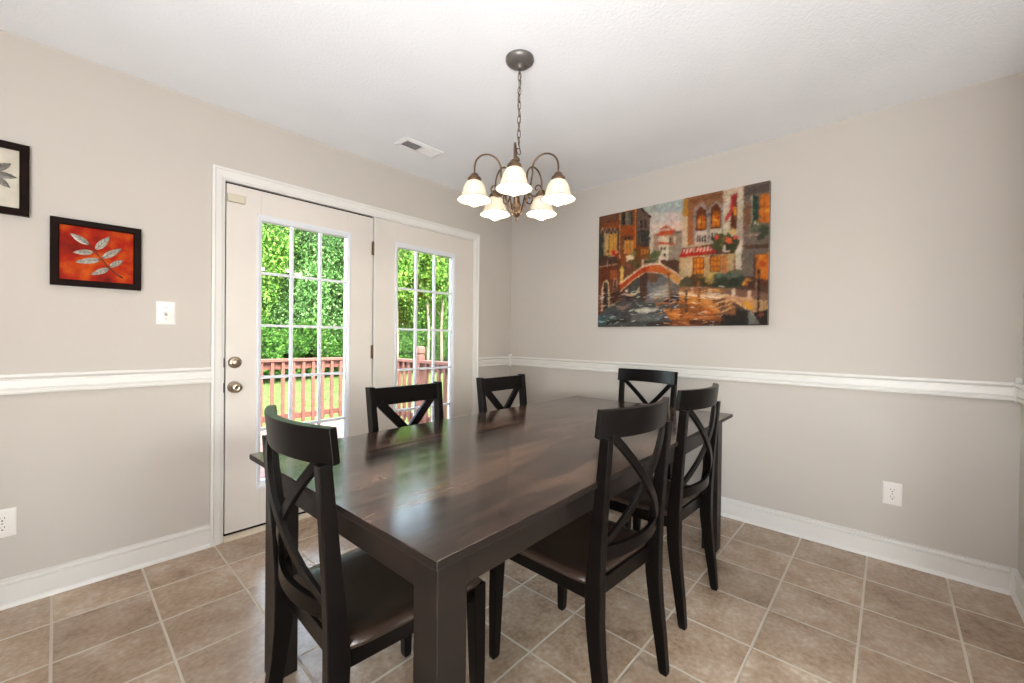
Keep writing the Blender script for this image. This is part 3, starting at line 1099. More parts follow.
# water
p(0,(82,84,88),(590,335),(590,300),(620,288),(640,272),(662,270),(690,288),(700,305),(780,312),(780,335))
p(4,(120,118,118),(60,230),(250,170),(340,300),(300,420),(40,440))
p(4,(158,152,148),(110,300),(250,260),(260,380),(90,410))
p(4,(176,170,164),(150,330),(240,310),(240,360),(130,380))
p(4,(120,85,60),(60,150),(160,150),(160,240),(90,250))
p(4,(88,62,50),(0,180),(70,160),(60,400),(0,420))
p(4,(52,46,50),(285,370),(350,320),(350,440),(180,445))
p(4,(150,105,85),(140,430),(280,420),(280,450),(140,460))
p(4,(196,196,190),(-60,490),(190,470),(140,515),(0,530))
p(4,(110,112,116),(-80,540),(200,530),(180,600),(-80,600))
p(4,(184,112,52),(200,480),(560,500),(560,600),(300,620))
p(4,(214,140,60),(260,520),(420,510),(380,570),(290,580))
p(4,(140,80,40),(300,580),(560,580),(560,650),(250,650))
p(4,(70,62,58),(100,600),(300,605),(260,650),(60,650))
p(2,(96,110,112),(35,540),(200,520),(220,560),(60,640),(35,640))
p(2,(70,105,112),(35,540),(100,530),(110,620),(35,640))
p(2,(175,185,185),(150,545),(215,540),(210,555),(150,560))
p(2,(140,120,110),(220,450),(330,440),(330,480),(220,490))
p(2,(60,60,62),(120,590),(330,560),(330,600),(120,630))
p(6,(150,92,50),(0,480),(330,560),(330,640),(0,640))
p(6,(190,120,60),(20,560),(300,570),(260,590),(30,585))
p(6,(90,60,42),(60,600),(330,610),(330,640),(60,640))
p(6,(52,44,40),(330,540),(442,520),(442,650),(330,650))
p(8,(52,44,40),(0,490),(180,530),(340,520),(350,650),(0,650))
# left building
p(1,(112,72,48),(40,135),(276,85),(276,683),(40,683))
p(1,(122,86,66),(40,135),(276,85),(276,170),(40,205))
p(1,(152,84,42),(60,215),(272,190),(272,270),(60,280))
r(1,(66,76,68),50,330,103,590)
for x,c in ((112,(208,170,118)),(162,(228,165,58)),(207,(224,156,60))):
    r(1,c,x,330,x+36,575)
    p(1,(52,46,52),(x+2,330),(x+6,285),(x+18,268),(x+32,290),(x+36,330))
    ln(1,(190,172,150),x+2,330,x+14,262,7); ln(1,(190,172,150),x+14,262,x+38,330,6)
ln(1,(198,184,160),62,330,82,260,8); ln(1,(198,184,160),82,260,108,330,8)
for x in (104,152,200,243): ln(1,(196,176,150),x,325,x,580,7)
p(1,(92,70,56),(40,590),(140,582),(276,560),(276,690),(40,690))
for k in range(6): ln(1,(165,140,115),150+k*22,590,150+k*22,680,6)
ln(1,(190,170,145),140,592,276,575,8)
b(1,(205,60,48),215,545,30); b(1,(228,150,105),245,535,20); b(1,(180,50,45),240,580,24); b(1,(150,80,50),150,530,18)
p(1,(142,82,44),(283,85),(442,45),(442,683),(283,683))
p(1,(168,86,36),(290,245),(440,235),(440,340),(290,350))
p(1,(70,82,78),(293,98),(330,90),(330,232),(293,238)); p(1,(34,34,34),(312,96),(333,92),(333,228),(312,230))
p(1,(128,126,108),(338,88),(370,82),(370,232),(338,236)); p(1,(92,108,104),(376,80),(414,74),(414,230),(376,236)); ln(1,(40,38,36),410,80,410,232,9)
for x in (330,368,404): 
    r(1,(218,150,58),x,400,x+28,560); r(1,(48,44,48),x+2,365,x+24,405); ln(1,(196,168,135),x,395,x,560,5)
p(1,(216,206,186),(350,578),(442,560),(442,632),(356,652))
b(1,(104,116,64),470,560,42); b(1,(128,132,84),440,535,20); b(1,(90,60,40),410,655,22)
ln(1,(206,172,122),278,85,278,683,9)
p(1,(112,92,78),(464,50),(520,33),(600,110),(600,295),(470,300))
r(1,(80,76,66),468,300,600,458); r(1,(122,72,34),468,458,600,620); b(1,(220,140,40),548,520,18)
ln(1,(206,134,60),452,45,452,500,18); ln(1,(190,90,35),440,250,440,470,14)
r(1,(45,38,40),505,180,525,255); ln(1,(168,150,130),500,180,500,258,4)
for x in (482,510,540): ln(1,(130,128,110),x,340,x,440,8); ln(1,(45,42,44),x+10,345,x+10,440,8)
p(3,(112,92,80),(0,180),(92,268),(86,402),(0,402)); r(3,(76,73,66),0,402,86,546); r(3,(140,88,44),0,546,84,690)
for x in (38,0): r(3,(52,42,42),x,300,x+16,368)
for x in (8,34,60): r(3,(50,48,48),x,440,x+12,500); r(3,(216,140,50),x,580,x+14,630)
ln(3,(48,40,42),-25,158,100,268,13); ln(3,(50,40,36),0,402,86,404,8); ln(3,(44,36,34),0,545,84,546,8)
p(2,(116,64,42),(30,-10),(250,-10),(250,388),(140,452),(60,522),(30,560))
p(2,(170,92,50),(150,100),(235,90),(235,180),(150,190)); p(2,(84,52,40),(150,320),(245,260),(245,390),(150,440))
p(2,(88,66,54),(35,-20),(215,-30),(215,30),(35,60)); ln(2,(186,158,128),40,68,215,40,9); ln(2,(190,165,135),125,0,125,70,8)
ln(2,(96,68,50),225,0,225,200,14)
p(2,(204,184,156),(68,505),(70,270),(90,205),(118,188),(145,222),(152,455),(134,462),(128,250),(112,215),(95,250),(88,490))
p(2,(58,44,44),(86,492),(90,262),(110,212),(130,245),(134,455)); p(2,(84,66,60),(84,265),(100,215),(126,225),(128,270))
p(2,(176,130,98),(178,290),(182,190),(205,170),(224,200),(224,275)); p(2,(58,48,48),(188,280),(190,205),(206,190),(212,270))
ln(2,(152,120,96),150,320,235,285,8); ln(2,(196,174,144),145,450,248,392,8)
# behind bridge
p(2,(122,82,56),(250,60),(330,0),(470,-20),(470,80),(260,235))
p(2,(232,194,104),(246,80),(262,45),(278,80),(274,200),(250,235))
b(2,(104,96,56),380,30,35); b(2,(150,90,70),330,60,22); b(2,(84,84,52),420,60,25)
b(3,(98,108,66),150,640,52); b(3,(122,126,80),180,610,24)
# bridge
up=[(620.1,284.6),(628.8,277.4),(642.1,267.4),(650,265),(660,264.6),(673,271.8),(686.2,281)]
lo=[(679.6,286.5),(670.8,278.8),(661,273),(651,271.4),(644,272.4),(633,279.5),(620.6,291)]
p(0,(96,70,58),(620,286),(640,272),(648,271),(636,280),(628,290),(624,300),(620,302))
p(0,(192,74,32),*up,*lo)
p(0,(222,160,88),(655,266),(662,266),(686,281),(680,286.5),(668,276),(657,271.5))
p(0,(206,110,44),(650,266),(662,267),(672,274),(668,276),(656,271),(648,270.5))
for a,c in zip(up,up[1:]): ln(0,(228,210,184),a[0],a[1]-.6,c[0],c[1]-.6,1.7)
for a,c in zip(lo,lo[1:]): ln(0,(206,184,156),a[0],a[1]+.4,c[0],c[1]+.4,1.2)
r(4,(216,202,180),14,40,32,100); r(4,(216,202,180),164,8,186,84); ln(4,(150,140,110),32,45,164,30,8); ln(4,(190,170,140),32,85,164,70,8); ln(4,(90,96,64),60,60,150,50,26)
# gondola
p(2,(208,190,164),(300,338),(330,352),(400,340),(430,300),(440,250),(428,262),(405,310),(380,325),(310,330))
b(2,(222,214,200),313,300,14); ln(2,(184,176,168),372,355,420,430,9); p(2,(70,56,54),(300,345),(400,350),(380,400),(310,400))
# right building
p(5,(152,108,74),(18,188),(440,96),(440,500),(300,610),(20,665))
p(5,(134,92,62),(90,200),(430,110),(430,190),(345,160),(240,200),(190,190),(100,260))
p(5,(202,142,58),(18,190),(66,184),(66,360),(18,352)); p(5,(218,198,168),(18,352),(66,355),(66,645),(8,655))
p(5,(178,112,62),(68,300),(122,300),(122,628),(70,632))
p(5,(158,148,144),(120,628),(118,300),(140,262),(195,222),(252,268),(268,300),(275,272),(345,192),(418,262),(420,560),(300,610))
for xs,t,bt in ((148,258,498),(290,228,478)):
    p(5,(112,60,30),(xs,bt),(xs-2,t+48),(xs+47,t),(xs+96,t+42),(xs+97,bt-8))
    p(5,(222,126,30),(xs+10,bt-20),(xs+12,t+110),(xs+50,t+70),(xs+88,t+110),(xs+88,bt-24))
    b(5,(244,176,60),xs+45,bt-90,20); b(5,(205,60,25),xs+70,bt-110,12)
    ln(5,(96,52,30),xs+48,t+20,xs+48,bt-10,5); ln(5,(96,52,30),xs,t+110,xs+96,t+105,5)
    p(5,(212,202,188),(xs-8,bt+4),(xs+104,bt-6),(xs+104,bt+118),(xs-8,bt+128))
    for k in range(4): r(5,(70,56,54),xs+8+k*25,bt+38,xs+20+k*25,bt+108)
ln(5,(110,100,98),105,362,150,350,16); ln(5,(120,110,106),235,345,290,330,20); ln(5,(120,110,106),390,312,420,306,16)
p(5,(198,178,152),(8,645),(330,602),(330,622),(8,668))
p(7,(208,198,184),(-30,135),(156,92),(156,700),(-30,700)); p(7,(184,172,158),(100,400),(156,380),(156,600),(100,600))
p(7,(108,58,36),(40,188),(97,160),(97,490),(42,505)); r(7,(232,156,44),66,290,92,370)
p(7,(196,66,66),(48,192),(92,168),(78,270),(22,408),(-8,432),(-8,388),(30,320)); p(7,(168,44,50),(60,190),(92,168),(80,250),(50,310))
p(7,(122,108,98),(155,92),(412,44),(412,700),(155,700)); p(7,(128,92,72),(160,270),(225,260),(225,500),(160,510)); p(7,(96,86,80),(165,110),(400,70),(400,140),(165,190))
p(7,(48,74,64),(240,182),(292,192),(292,430),(240,440)); ln(7,(205,200,188),235,180,235,440,9); ln(7,(80,120,105),245,325,290,320,6)
p(7,(206,122,36),(300,210),(318,182),(345,168),(394,170),(394,430),(300,430)); b(7,(236,172,60),360,320,26); ln(7,(140,70,30),348,170,348,420,7); ln(7,(140,70,30),300,290,394,285,6)
for x,y,rr,c in ((250,480,42,(88,98,78)),(300,470,50,(100,108,88)),(350,500,48,(70,80,66)),(320,560,34,(66,72,60)),(215,490,26,(118,112,100)),(265,430,14,(200,200,185)),(290,445,12,(205,200,190)),(215,460,10,(195,190,180))): b(7,c,x,y,rr)
ln(7,(172,152,130),150,552,300,540,12); ln(7,(194,164,132),155,655,400,632,14)
p(8,(116,106,98),(130,20),(350,5),(350,250),(130,250)); p(8,(92,66,50),(132,0),(350,-10),(350,20),(132,30))
p(8,(216,120,32),(238,78),(348,64),(348,280),(244,262)); p(8,(84,52,38),(225,70),(240,72),(244,250),(228,250)); b(8,(190,80,30),300,150,30); b(8,(238,150,50),275,100,20)
p(8,(208,202,192),(74,30),(128,20),(128,220),(80,190)); p(8,(88,56,42),(30,30),(72,30),(72,210),(34,210))
# lower wall, awning
p(6,(196,166,122),(-10,95),(430,65),(430,250),(-10,260)); p(6,(205,185,150),(30,110),(90,105),(90,230),(30,235))
for x0,y0,x1,y1 in ((98,98,188,238),(236,84,322,212)):
    r(6,(100,58,32),x0,y0,x1,y1); r(6,(228,142,32),x0+9,y0+6,x1-6,y1-4)
    for k in (1,2): ln(6,(140,72,28),x0+k*(x1-x0)/3,y0,x0+k*(x1-x0)/3,y1,6)
    for k in (1,2): ln(6,(140,72,28),x0,y0+k*(y1-y0)/3,x1,y0+k*(y1-y0)/3,6)
p(6,(196,124,64),(330,80),(372,75),(372,220),(330,220))
p(0,(190,44,36),(682,249),(713,245.6),(715,253.2),(678.2,257.6))
for k in range(9):
    x=683+k*3.4; p(0,(228,212,192),(x,248.9-k*.38),(x+1.8,248.7-k*.38),(x+.3,253.6-k*.35),(x-1.6,253.8-k*.35))
# flowers, bushes
for x,y,rr,c in ((380,600,70,(76,82,46)),(440,560,60,(92,94,58)),(500,620,70,(66,72,44)),(350,560,26,(214,80,60)),(325,650,30,(84,90,60)),(470,590,36,(226,110,62)),(505,505,30,(226,192,112)),(430,520,22,(214,205,180)),(530,560,26,(200,90,60)),(460,660,30,(60,66,48)),(400,640,24,(120,116,70))): b(5,c,x,y,rr)
for x,y,rr,c in ((20,310,34,(96,100,62)),(60,300,42,(84,84,66)),(130,270,46,(98,72,42)),(190,300,40,(70,70,40)),(245,265,50,(160,140,84)),(250,240,30,(198,172,96)),(330,270,60,(84,94,76)),(300,310,40,(60,66,48)),(360,300,44,(60,68,52)),(420,300,50,(90,70,48)),(440,260,50,(74,88,68)),(310,240,22,(120,128,110)),(160,250,24,(120,88,44))): b(6,c,x,y,rr)
for x,y,rr,c in ((60,250,50,(84,98,80)),(100,240,46,(96,110,92)),(120,290,52,(62,72,56)),(60,310,46,(54,62,48)),(180,300,34,(180,120,50)),(210,320,34,(84,52,38)),(150,310,14,(226,160,50)),(300,300,36,(110,56,36))): b(8,c,x,y,rr)
# quay
p(6,(152,116,80),(-10,330),(450,345),(450,420),(260,430),(-10,385))
p(8,(130,100,80),(0,340),(340,380),(340,460),(0,400))
p(6,(206,142,68),(-10,388),(130,402),(262,440),(332,550),(200,545),(-10,455)); p(6,(176,104,48),(-10,430),(200,500),(310,545),(200,548),(-10,460))
p(6,(228,204,168),(-10,372),(130,392),(385,394),(400,410),(262,442),(130,414),(-10,396))
for k,(x0,y0,x1,y1) in enumerate(((258,438,372,408),(284,468,402,436),(308,502,424,466),(330,538,446,494))):
    ln(6,(126,82,50),x0,y0+14,x1,y1+14,22); ln(6,(232,198,146),x0,y0,x1,y1,11)
p(6,(140,100,66),(332,550),(450,510),(450,560),(340,556))
for x,y0,y1,w in ((95,338,388,20),(238,350,412,36),(430,345,402,24)): r(6,(218,194,162),x-w/2,y0,x+w/2,y1)
r(8,(222,206,182),55,345,78,405); r(8,(200,180,156),178,360,212,432)
p(8,(188,150,106),(0,398),(338,452),(338,520),(230,540),(0,425)); ln(8,(216,196,166),0,400,338,452,7)
for k in range(4): ln(8,(214,170,112),0,430+k*32,50+k*2,408+k*26,12)
p(8,(218,182,130),(40,430),(90,440),(195,520),(170,520)); p(8,(212,162,50),(148,450),(180,455),(232,492),(212,522),(170,505))
p(8,(122,128,128),(185,530),(208,528),(285,632),(192,638)); ln(8,(180,176,170),206,528,285,630,6); ln(8,(90,140,100),200,560,205,590,8)
p(8,(44,36,32),(225,540),(342,570),(342,650),(290,650))
p(8,(150,70,50),(255,530),(320,545),(310,575),(262,570))
# poles
ln(4,(124,88,46),254,165,284,520,15); ln(4,(180,130,70),250,170,276,500,5)
ln(6,(78,60,44),50,345,52,540,17); b(6,(206,170,120),50,350,8)
ln(6,(168,106,50),150,290,152,552,24); ln(6,(90,56,34),158,300,160,545,8)
ln(8,(44,34,34),270,190,268,560,19); ln(8,(110,80,60),260,200,258,540,4); ln(8,(200,160,110),248,290,252,380,8)

NX, NZ = 300, 224
xs = (np.arange(NX) + .5) / NX * 1000
zs = (np.arange(NZ) + .5) / NZ * 1000
GX, GZ = np.meshgrid(xs, zs)
img = np.zeros((NZ, NX, 3))
rng = np.random.default_rng(3)


def vnoise(nx, nz):
    g = rng.random((nz + 2, nx + 2))
    fx, fz = GX / 1000 * nx, GZ / 1000 * nz
    ix, iz = fx.astype(int), fz.astype(int)
    tx, tz = fx - ix, fz - iz
    return (g[iz, ix] * (1 - tx) + g[iz, ix + 1] * tx) * (1 - tz) + (g[iz + 1, ix] * (1 - tx) + g[iz + 1, ix + 1] * tx) * tz


wobx, wobz = (vnoise(130, 100) - .5) * 6, (vnoise(130, 100) - .5) * 8
PX, PZ = GX + wobx, GZ + wobz
for c, pts in STROKES:
    inside = np.zeros(GX.shape, bool)
    for (x1, z1), (x2, z2) in zip(pts, pts[1:] + pts[:1]):
        if z1 == z2:
            continue
        cond = ((z1 > PZ) != (z2 > PZ)) & (PX < (x2 - x1) * (PZ - z1) / (z2 - z1) + x1)
        inside ^= cond
    img[inside] = np.array(c, float)
# soft edges, then a slightly greyed palette
for _ in range(2):
    e_ = np.pad(img, ((1, 1), (1, 1), (0, 0)), 'edge')
    img = (e_[1:-1, 1:-1] * 2 + e_[:-2, 1:-1] + e_[2:, 1:-1] + e_[1:-1, :-2] + e_[1:-1, 2:]) / 6
img = (img * .9 + img.mean(-1, keepdims=True) * .1) * np.array([.86, .81, .75])
img = 255 * (np.clip(img, 0, 255) / 255) ** 1.12
# loose brush strokes picked up from the colours around them, lying flat in the water
rs = random.Random(21)
for _ in range(6000):
    i_, j_ = rs.randrange(NX), rs.randrange(NZ)
    water = j_ / NZ < .30 and i_ / NX < .78
    base = img[min(NZ - 1, max(0, j_ + rs.randint(-2, 2))), min(NX - 1, max(0, i_ + rs.randint(-3, 3)))]
    c_ = np.clip(base * rs.uniform(.78, 1.24) + rs.uniform(-8, 8), 0, 255)
    if water and rs.random() < .05:
        c_ = np.array((196, 190, 182), float) * rs.uniform(.8, 1.1)
    if water and rs.random() < .05 and i_ / NX > .4:
        c_ = np.array((226, 144, 66), float)
    an_ = rs.uniform(-.25, .25) if water else rs.choice((0, PI / 2, .8, -.8)) + rs.uniform(-.3, .3)
    L_, w_ = rs.uniform(1.6, 5.5) * (1.3 if water else 1), rs.uniform(.6, 1.25)
    R = int(L_) + 2
    xa, xb, za, zb = max(0, i_ - R), min(NX, i_ + R + 1), max(0, j_ - R), min(NZ, j_ + R + 1)
    xx_, zz_ = np.meshgrid(np.arange(xa, xb) - i_, np.arange(za, zb) - j_)
    al = xx_ * math.cos(an_) + zz_ * math.sin(an_)
    ac = -xx_ * math.sin(an_) + zz_ * math.cos(an_)
    mk = (al / L_) ** 2 + (ac / w_) ** 2 < 1
    img[za:zb, xa:xb][mk] = img[za:zb, xa:xb][mk] * (.45 if water else .72) + c_ * (.55 if water else .28)
# value variation, a little warm and cool drift
v = (vnoise(60, 45) - .5) * .16 + (vnoise(150, 60) - .5) * .08 + (rng.random(GX.shape) - .5) * .06
img = img * (1 + v[..., None])
img[..., 0] *= 1 + (vnoise(14, 10) - .5) * .12
img[..., 2] *= 1 + (vnoise(14, 10) - .5) * .16
img = np.clip(img, 0, 255) / 255
li = np.where(img <= .04045, img / 12.92, ((img + .055) / 1.055) ** 2.4)

PW, PH, PD = 1.206, .901, .034
pt = thing('canvas_picture', 'large unframed canvas painting of a canal, arched bridge and lit houses on the right wall', 'painting', (-.0015, -1.606, 1.724))
body = MB().loft([[(0, -PW / 2, -PH / 2), (0, PW / 2, -PH / 2), (0, PW / 2, PH / 2), (0, -PW / 2, PH / 2)], [(-PD, -PW / 2, -PH / 2), (-PD, PW / 2, -PH / 2), (-PD, PW / 2, PH / 2), (-PD, -PW / 2, PH / 2)]])
body.build('canvas_edge', 'canvas_edge', pt, bevel=.002)
vx, vz = np.meshgrid(np.arange(NX + 1), np.arange(NZ + 1))
co = np.stack([np.full(vx.shape, -PD - .0012), PW / 2 - .001 - vx / NX * (PW - .002), -PH / 2 + .001 + vz / NZ * (PH - .002)], -1).reshape(-1, 3)
i0 = (np.arange(NZ)[:, None] * (NX + 1) + np.arange(NX)[None, :]).reshape(-1)
faces = np.stack([i0, i0 + NX + 1, i0 + NX + 2, i0 + 1], -1)
me = bpy.data.meshes.new('painted_face')
me.from_pydata(co.tolist(), [], faces.tolist())
ca_ = me.color_attributes.new('paint', 'FLOAT_COLOR', 'POINT')
pc = np.zeros((NZ + 1, NX + 1, 4))
pad = np.pad(li, ((0, 1), (0, 1), (0, 0)), 'edge')
pc[..., :3] = pad
pc[..., 3] = 1
ca_.data.foreach_set('color', pc.reshape(-1))
m, nt, out = new_mat('oil_paint')
b = nt.nodes.new('ShaderNodeBsdfPrincipled')
at = nt.nodes.new('ShaderNodeAttribute')
at.attribute_name = 'paint'
nt.links.new(at.outputs['Color'], b.inputs['Base Color'])
b.inputs['Roughness'].default_value = .6
b.inputs['Specular IOR Level'].default_value = .12
nn = nt.nodes.new('ShaderNodeTexNoise')
nn.inputs['Scale'].default_value = 120
bp = nt.nodes.new('ShaderNodeBump')
bp.inputs['Strength'].default_value = .2
bp.inputs['Distance'].default_value = .002
nt.links.new(nn.outputs['Fac'], bp.inputs['Height'])
nt.links.new(bp.outputs[0], b.inputs['Normal'])
nt.links.new(b.outputs[0], out.inputs[0])
me.materials.append(m)
o = bpy.data.objects.new('painted_face', me)
COL.objects.link(o)
o.parent = pt

# ------------------------------------------------------------------ porch outside
dk = MB()
y = .17
while y < 3.05:
    dk.box(-6.0, .30, y, y + .136, -.06, -.035)
    y += .142
struct(dk.build('deck_floor', 'deck'))
sk = MB()
sk.box(-6.0, .30, 3.10, 3.13, -.25, -.035)
sk.box(.27, .30, .15, 3.10, -.25, -.0605)
for x in (-5.8, -3.5, -1.2, .16):
    sk.box(x, x + .1, 2.98, 3.08, -.82, -.0605)
struct(sk.build('deck_skirt', 'redwood'))


def railing(label, along, pos, a, b, step=.1265, off=0., posts=()):
    t = thing('porch_railing', label, 'railing', (0, 0, 0))

    def bx(u0, u1, d0, d1, z0, z1, name, bev=.003):
        m_ = MB()
        if along == 'x':
            m_.box(u0, u1, pos + d0, pos + d1, z0, z1)
        else:
            m_.box(pos + d0, pos + d1, u0, u1, z0, z1)
        return m_.build(name, 'redwood', t, bevel=bev)
    cuts = [a] + sorted(posts) + [b]
    bx(a, b, -.045, .07, .835, .872, 'cap_rail')
    for u0, u1 in zip(cuts, cuts[1:]):
        q0 = u0 + (.045 if u0 in posts else 0)
        q1 = u1 - (.045 if u1 in posts else 0)
        bx(q0, q1, .006, .034, .735, .8345, 'upper_rail')
        bx(q0, q1, .006, .034, .075, .15, 'bottom_rail')
    u = a + off
    while u < b - .02:
        if all(abs(u - p) > .07 for p in posts):
            bx(u - .019, u + .019, -.032, .005, .03, .8345, 'baluster', .002)
        u += step
    for p in posts:
        m_ = MB()
        c_ = (p, pos + .005) if along == 'x' else (pos + .005, p)
        h_ = .045
        m_.post([(c_[0], c_[1], -.034, h_, h_), (c_[0], c_[1], .93, h_, h_), (c_[0], c_[1], .935, h_ - .012, h_ - .012), (c_[0], c_[1], .955, h_ - .012, h_ - .012), (c_[0], c_[1], .962, h_, h_),
                 (c_[0], c_[1], 1.03, h_, h_), (c_[0], c_[1], 1.052, h_ - .016, h_ - .016), (c_[0], c_[1], 1.056, .006, .006)])
        m_.build('post', 'redwood', t, bevel=.004)
    return t


railing('redwood porch railing running parallel to the doors, lawn behind it', 'x', 3.02, -5.9, .14, off=.015 + .1265 * .18, posts=(-3.6,))
railing('redwood porch railing with a capped post, seen through the right glazed door', 'y', .19, .2, 3.08, off=.02, posts=(1.78,))

struct(MB().box(-60, 90, -40, 90, -.9, -.82).build('lawn_ground', 'grass'))
gb = MB()
rg = random.Random(5)
for k in range(26000):
    yy = 4 + 13.5 * rg.random()
    xx = -3 + 20 * rg.random()
    h_ = .03 + .05 * rg.random()
    a_ = rg.random() * PI
    dx, dy = .012 * math.cos(a_), .012 * math.sin(a_)
    tx_, ty_ = xx + (rg.random() - .5) * .05, yy + (rg.random() - .5) * .05
    gb.add([(xx - dx, yy - dy, -.822), (xx + dx, yy + dy, -.822), (tx_, ty_, -.82 + h_)], [(0, 1, 2)])
me = bpy.data.meshes.new('grass')
me.from_pydata(gb.v, [], gb.f)
me.materials.append(M['grass'])
o = bpy.data.objects.new('lawn_grass', me)
COL.objects.link(o)
tag(o, 'short sunlit green lawn grass beyond the porch railing', 'grass', kind='stuff')


# ------------------------------------------------------------------ trees
def crown_mesh(name, seed, n, rx, ry, z0, z1, size, mat, nclump=46):
    g = np.random.default_rng(seed)
    cl = g.normal(size=(nclump, 3))
    cl /= np.linalg.norm(cl, axis=1)[:, None]
    cl *= (g.random(nclump) ** .45)[:, None]
    zc, rz = (z0 + z1) / 2, (z1 - z0) / 2
    cr = .22 + .2 * g.random(nclump)
    idx = g.integers(0, nclump, n)
    d = g.normal(size=(n, 3))
    d /= np.linalg.norm(d, axis=1)[:, None]
    p = cl[idx] * .82 + d * (cr[idx] * (.75 + .3 * g.random(n)))[:, None]
    p = p * np.array([rx, ry, rz]) + np.array([0, 0, zc])
    a = g.normal(size=(n, 3)) + d * .0
    a /= np.linalg.norm(a, axis=1)[:, None]
    b_ = np.cross(a, g.normal(size=(n, 3)))
    b_ /= np.linalg.norm(b_, axis=1)[:, None]
    L = (size * (.6 + .8 * g.random(n)))[:, None]
    v_ = np.stack([p - a * L, p + b_ * L * .5, p + a * L, p - b_ * L * .5], 1).reshape(-1, 3)
    f_ = np.arange(4 * n).reshape(-1, 4)
    me_ = bpy.data.meshes.new(name)
    me_.from_pydata(v_.tolist(), [], f_.tolist())
    me_.materials.append(M[mat])
    return me_


def trunk_mesh(seed, h, r):
    g = random.Random(seed)
    m_ = MB()
    pts = [(0, 0, 0)]
    for k in range(1, 7):
        pts.append((pts[-1][0] + g.uniform(-.08, .08), pts[-1][1] + g.uniform(-.08, .08), h * k / 6))
    m_.tube(pts, [r * (1.25 - .9 * k / 6) for k in range(7)], 9)
    for k in range(5):
        z = h * (.42 + .1 * k)
        a_ = g.uniform(0, 2 * PI)
        L = g.uniform(.8, 1.5)
        m_.tube([(0, 0, z), (math.cos(a_) * L * .5, math.sin(a_) * L * .5, z + L * .5), (math.cos(a_) * L, math.sin(a_) * L, z + L * 1.1)], [r * .4, r * .28, r * .1], 6)
    return m_


def tree_proto(name, label, cat, cm, tm):
    t = thing(name, label, cat)
    o_ = bpy.data.objects.new('foliage', cm)
    COL.objects.link(o_)
    o_.parent = t
    tm.build('trunk', 'bark', t)
    return t


PA = tree_proto('tree', 'x', 'tree', crown_mesh('foliage', 11, 75000, 2.7, 2.5, .6, 10.8, .07, 'leaf_a', 80), trunk_mesh(1, 8.2, .16))
PB = tree_proto('tree', 'x', 'tree', crown_mesh('foliage', 12, 75000, 2.6, 2.5, .5, 11.5, .066, 'leaf_b', 80), trunk_mesh(2, 9, .14))
PC = tree_proto('shrub', 'x', 'shrub', crown_mesh('foliage', 13, 26000, 1.7, 1.2, .0, 3.3, .06, 'leaf_c', 30), trunk_mesh(3, 1.6, .05))
PD = tree_proto('tree', 'x', 'tree', crown_mesh('foliage', 14, 16000, 1.5, 1.4, 3.3, 9.5, .07, 'leaf_a', 40), trunk_mesh(6, 7.5, .075))
SLIM = [(10.37, 15.5), (11.25, 15.5), (8.42, 15.5)]
GT = 'leafy trees beyond the lawn'
GS = 'dense green shrubs at the edge of the lawn'
LT = 'tall leafy green tree in the wood edge seen through the glazed doors'
LS = 'dense green shrub at the foot of the trees behind the lawn'
spots = [(2.2, 18.4, 0, 1.0), (5.2, 17.9, 1, 1.0), (8.0, 18.6, 0, 1.05), (10.9, 18.0, 0, .98), (13.8, 18.5, 1, 1.0), (16.8, 18.2, 0, 1.0), (-.9, 18.3, 1, 1.0), (-4.0, 18.6, 0, 1.0), (19.8, 18.6, 1, 1.0),
         (.8, 22.0, 1, 1.15), (3.9, 22.3, 0, 1.2), (6.8, 22.0, 1, 1.15), (9.7, 22.4, 0, 1.2), (12.6, 22.0, 1, 1.15), (15.8, 22.5, 0, 1.2), (19.0, 22.3, 1, 1.15), (22.2, 22.0, 0, 1.1), (-2.4, 22.2, 0, 1.15), (24, 19, 1, 1.05), (3.7, 20.0, 0, .9)]
used = set()
gr_ = random.Random(9)
for x_, y_, kind_, sc_ in spots:
    P_ = (PA, PB)[kind_]
    loc = (x_, y_, -.83)
    rz = gr_.uniform(0, 6)
    if kind_ not in used:
        used.add(kind_)
        P_.location = loc
        P_.rotation_euler.z = rz
        P_['label'] = LT
        P_['group'] = GT
        t_ = P_
    else:
        t_ = dup(P_, loc, rz, LT, GT)
    t_.scale = (sc_, sc_, sc_)
LD = 'slender tree with a bare trunk beyond the lawn, seen through the right door'
PD.location = (SLIM[0][0], SLIM[0][1], -.83)
PD['label'] = LD
PD['group'] = 'slender pale trunked trees'
for x_, y_ in SLIM[1:]:
    dup(PD, (x_, y_, -.83), gr_.uniform(0, 6), LD)
first = True
for k in range(15):
    x_ = -3.5 + k * 1.75 + gr_.uniform(-.3, .3)
    loc = (x_, 16.9 + gr_.uniform(-.4, .4), -.83)
    if first:
        PC.location = loc
        PC['label'] = LS
        PC['group'] = GS
        t_ = PC
        first = False
    else:
        t_ = dup(PC, loc, gr_.uniform(0, 6), LS, GS)
    s_ = gr_.uniform(.8, 1.15)
    t_.scale = (1, 1, s_)

# ------------------------------------------------------------------ light
wd = bpy.data.worlds.new('sky')
S.world = wd
wd.use_nodes = True
nt = wd.node_tree
nt.nodes.clear()
wo = nt.nodes.new('ShaderNodeOutputWorld')
bg = nt.nodes.new('ShaderNodeBackground')
sky = nt.nodes.new('ShaderNodeTexSky')
sky.sky_type = 'NISHITA'
sky.sun_disc = False
sky.sun_elevation = math.radians(50)
sky.sun_rotation = math.radians(200)
sky.air_density = 1.0
sky.dust_density = 2.5
hs = nt.nodes.new('ShaderNodeHueSaturation')
hs.inputs['Saturation'].default_value = .6
nt.links.new(sky.outputs[0], hs.inputs['Color'])
nt.links.new(hs.outputs[0], bg.inputs[0])
bg.inputs[1].default_value = SKY
nt.links.new(bg.outputs[0], wo.inputs[0])


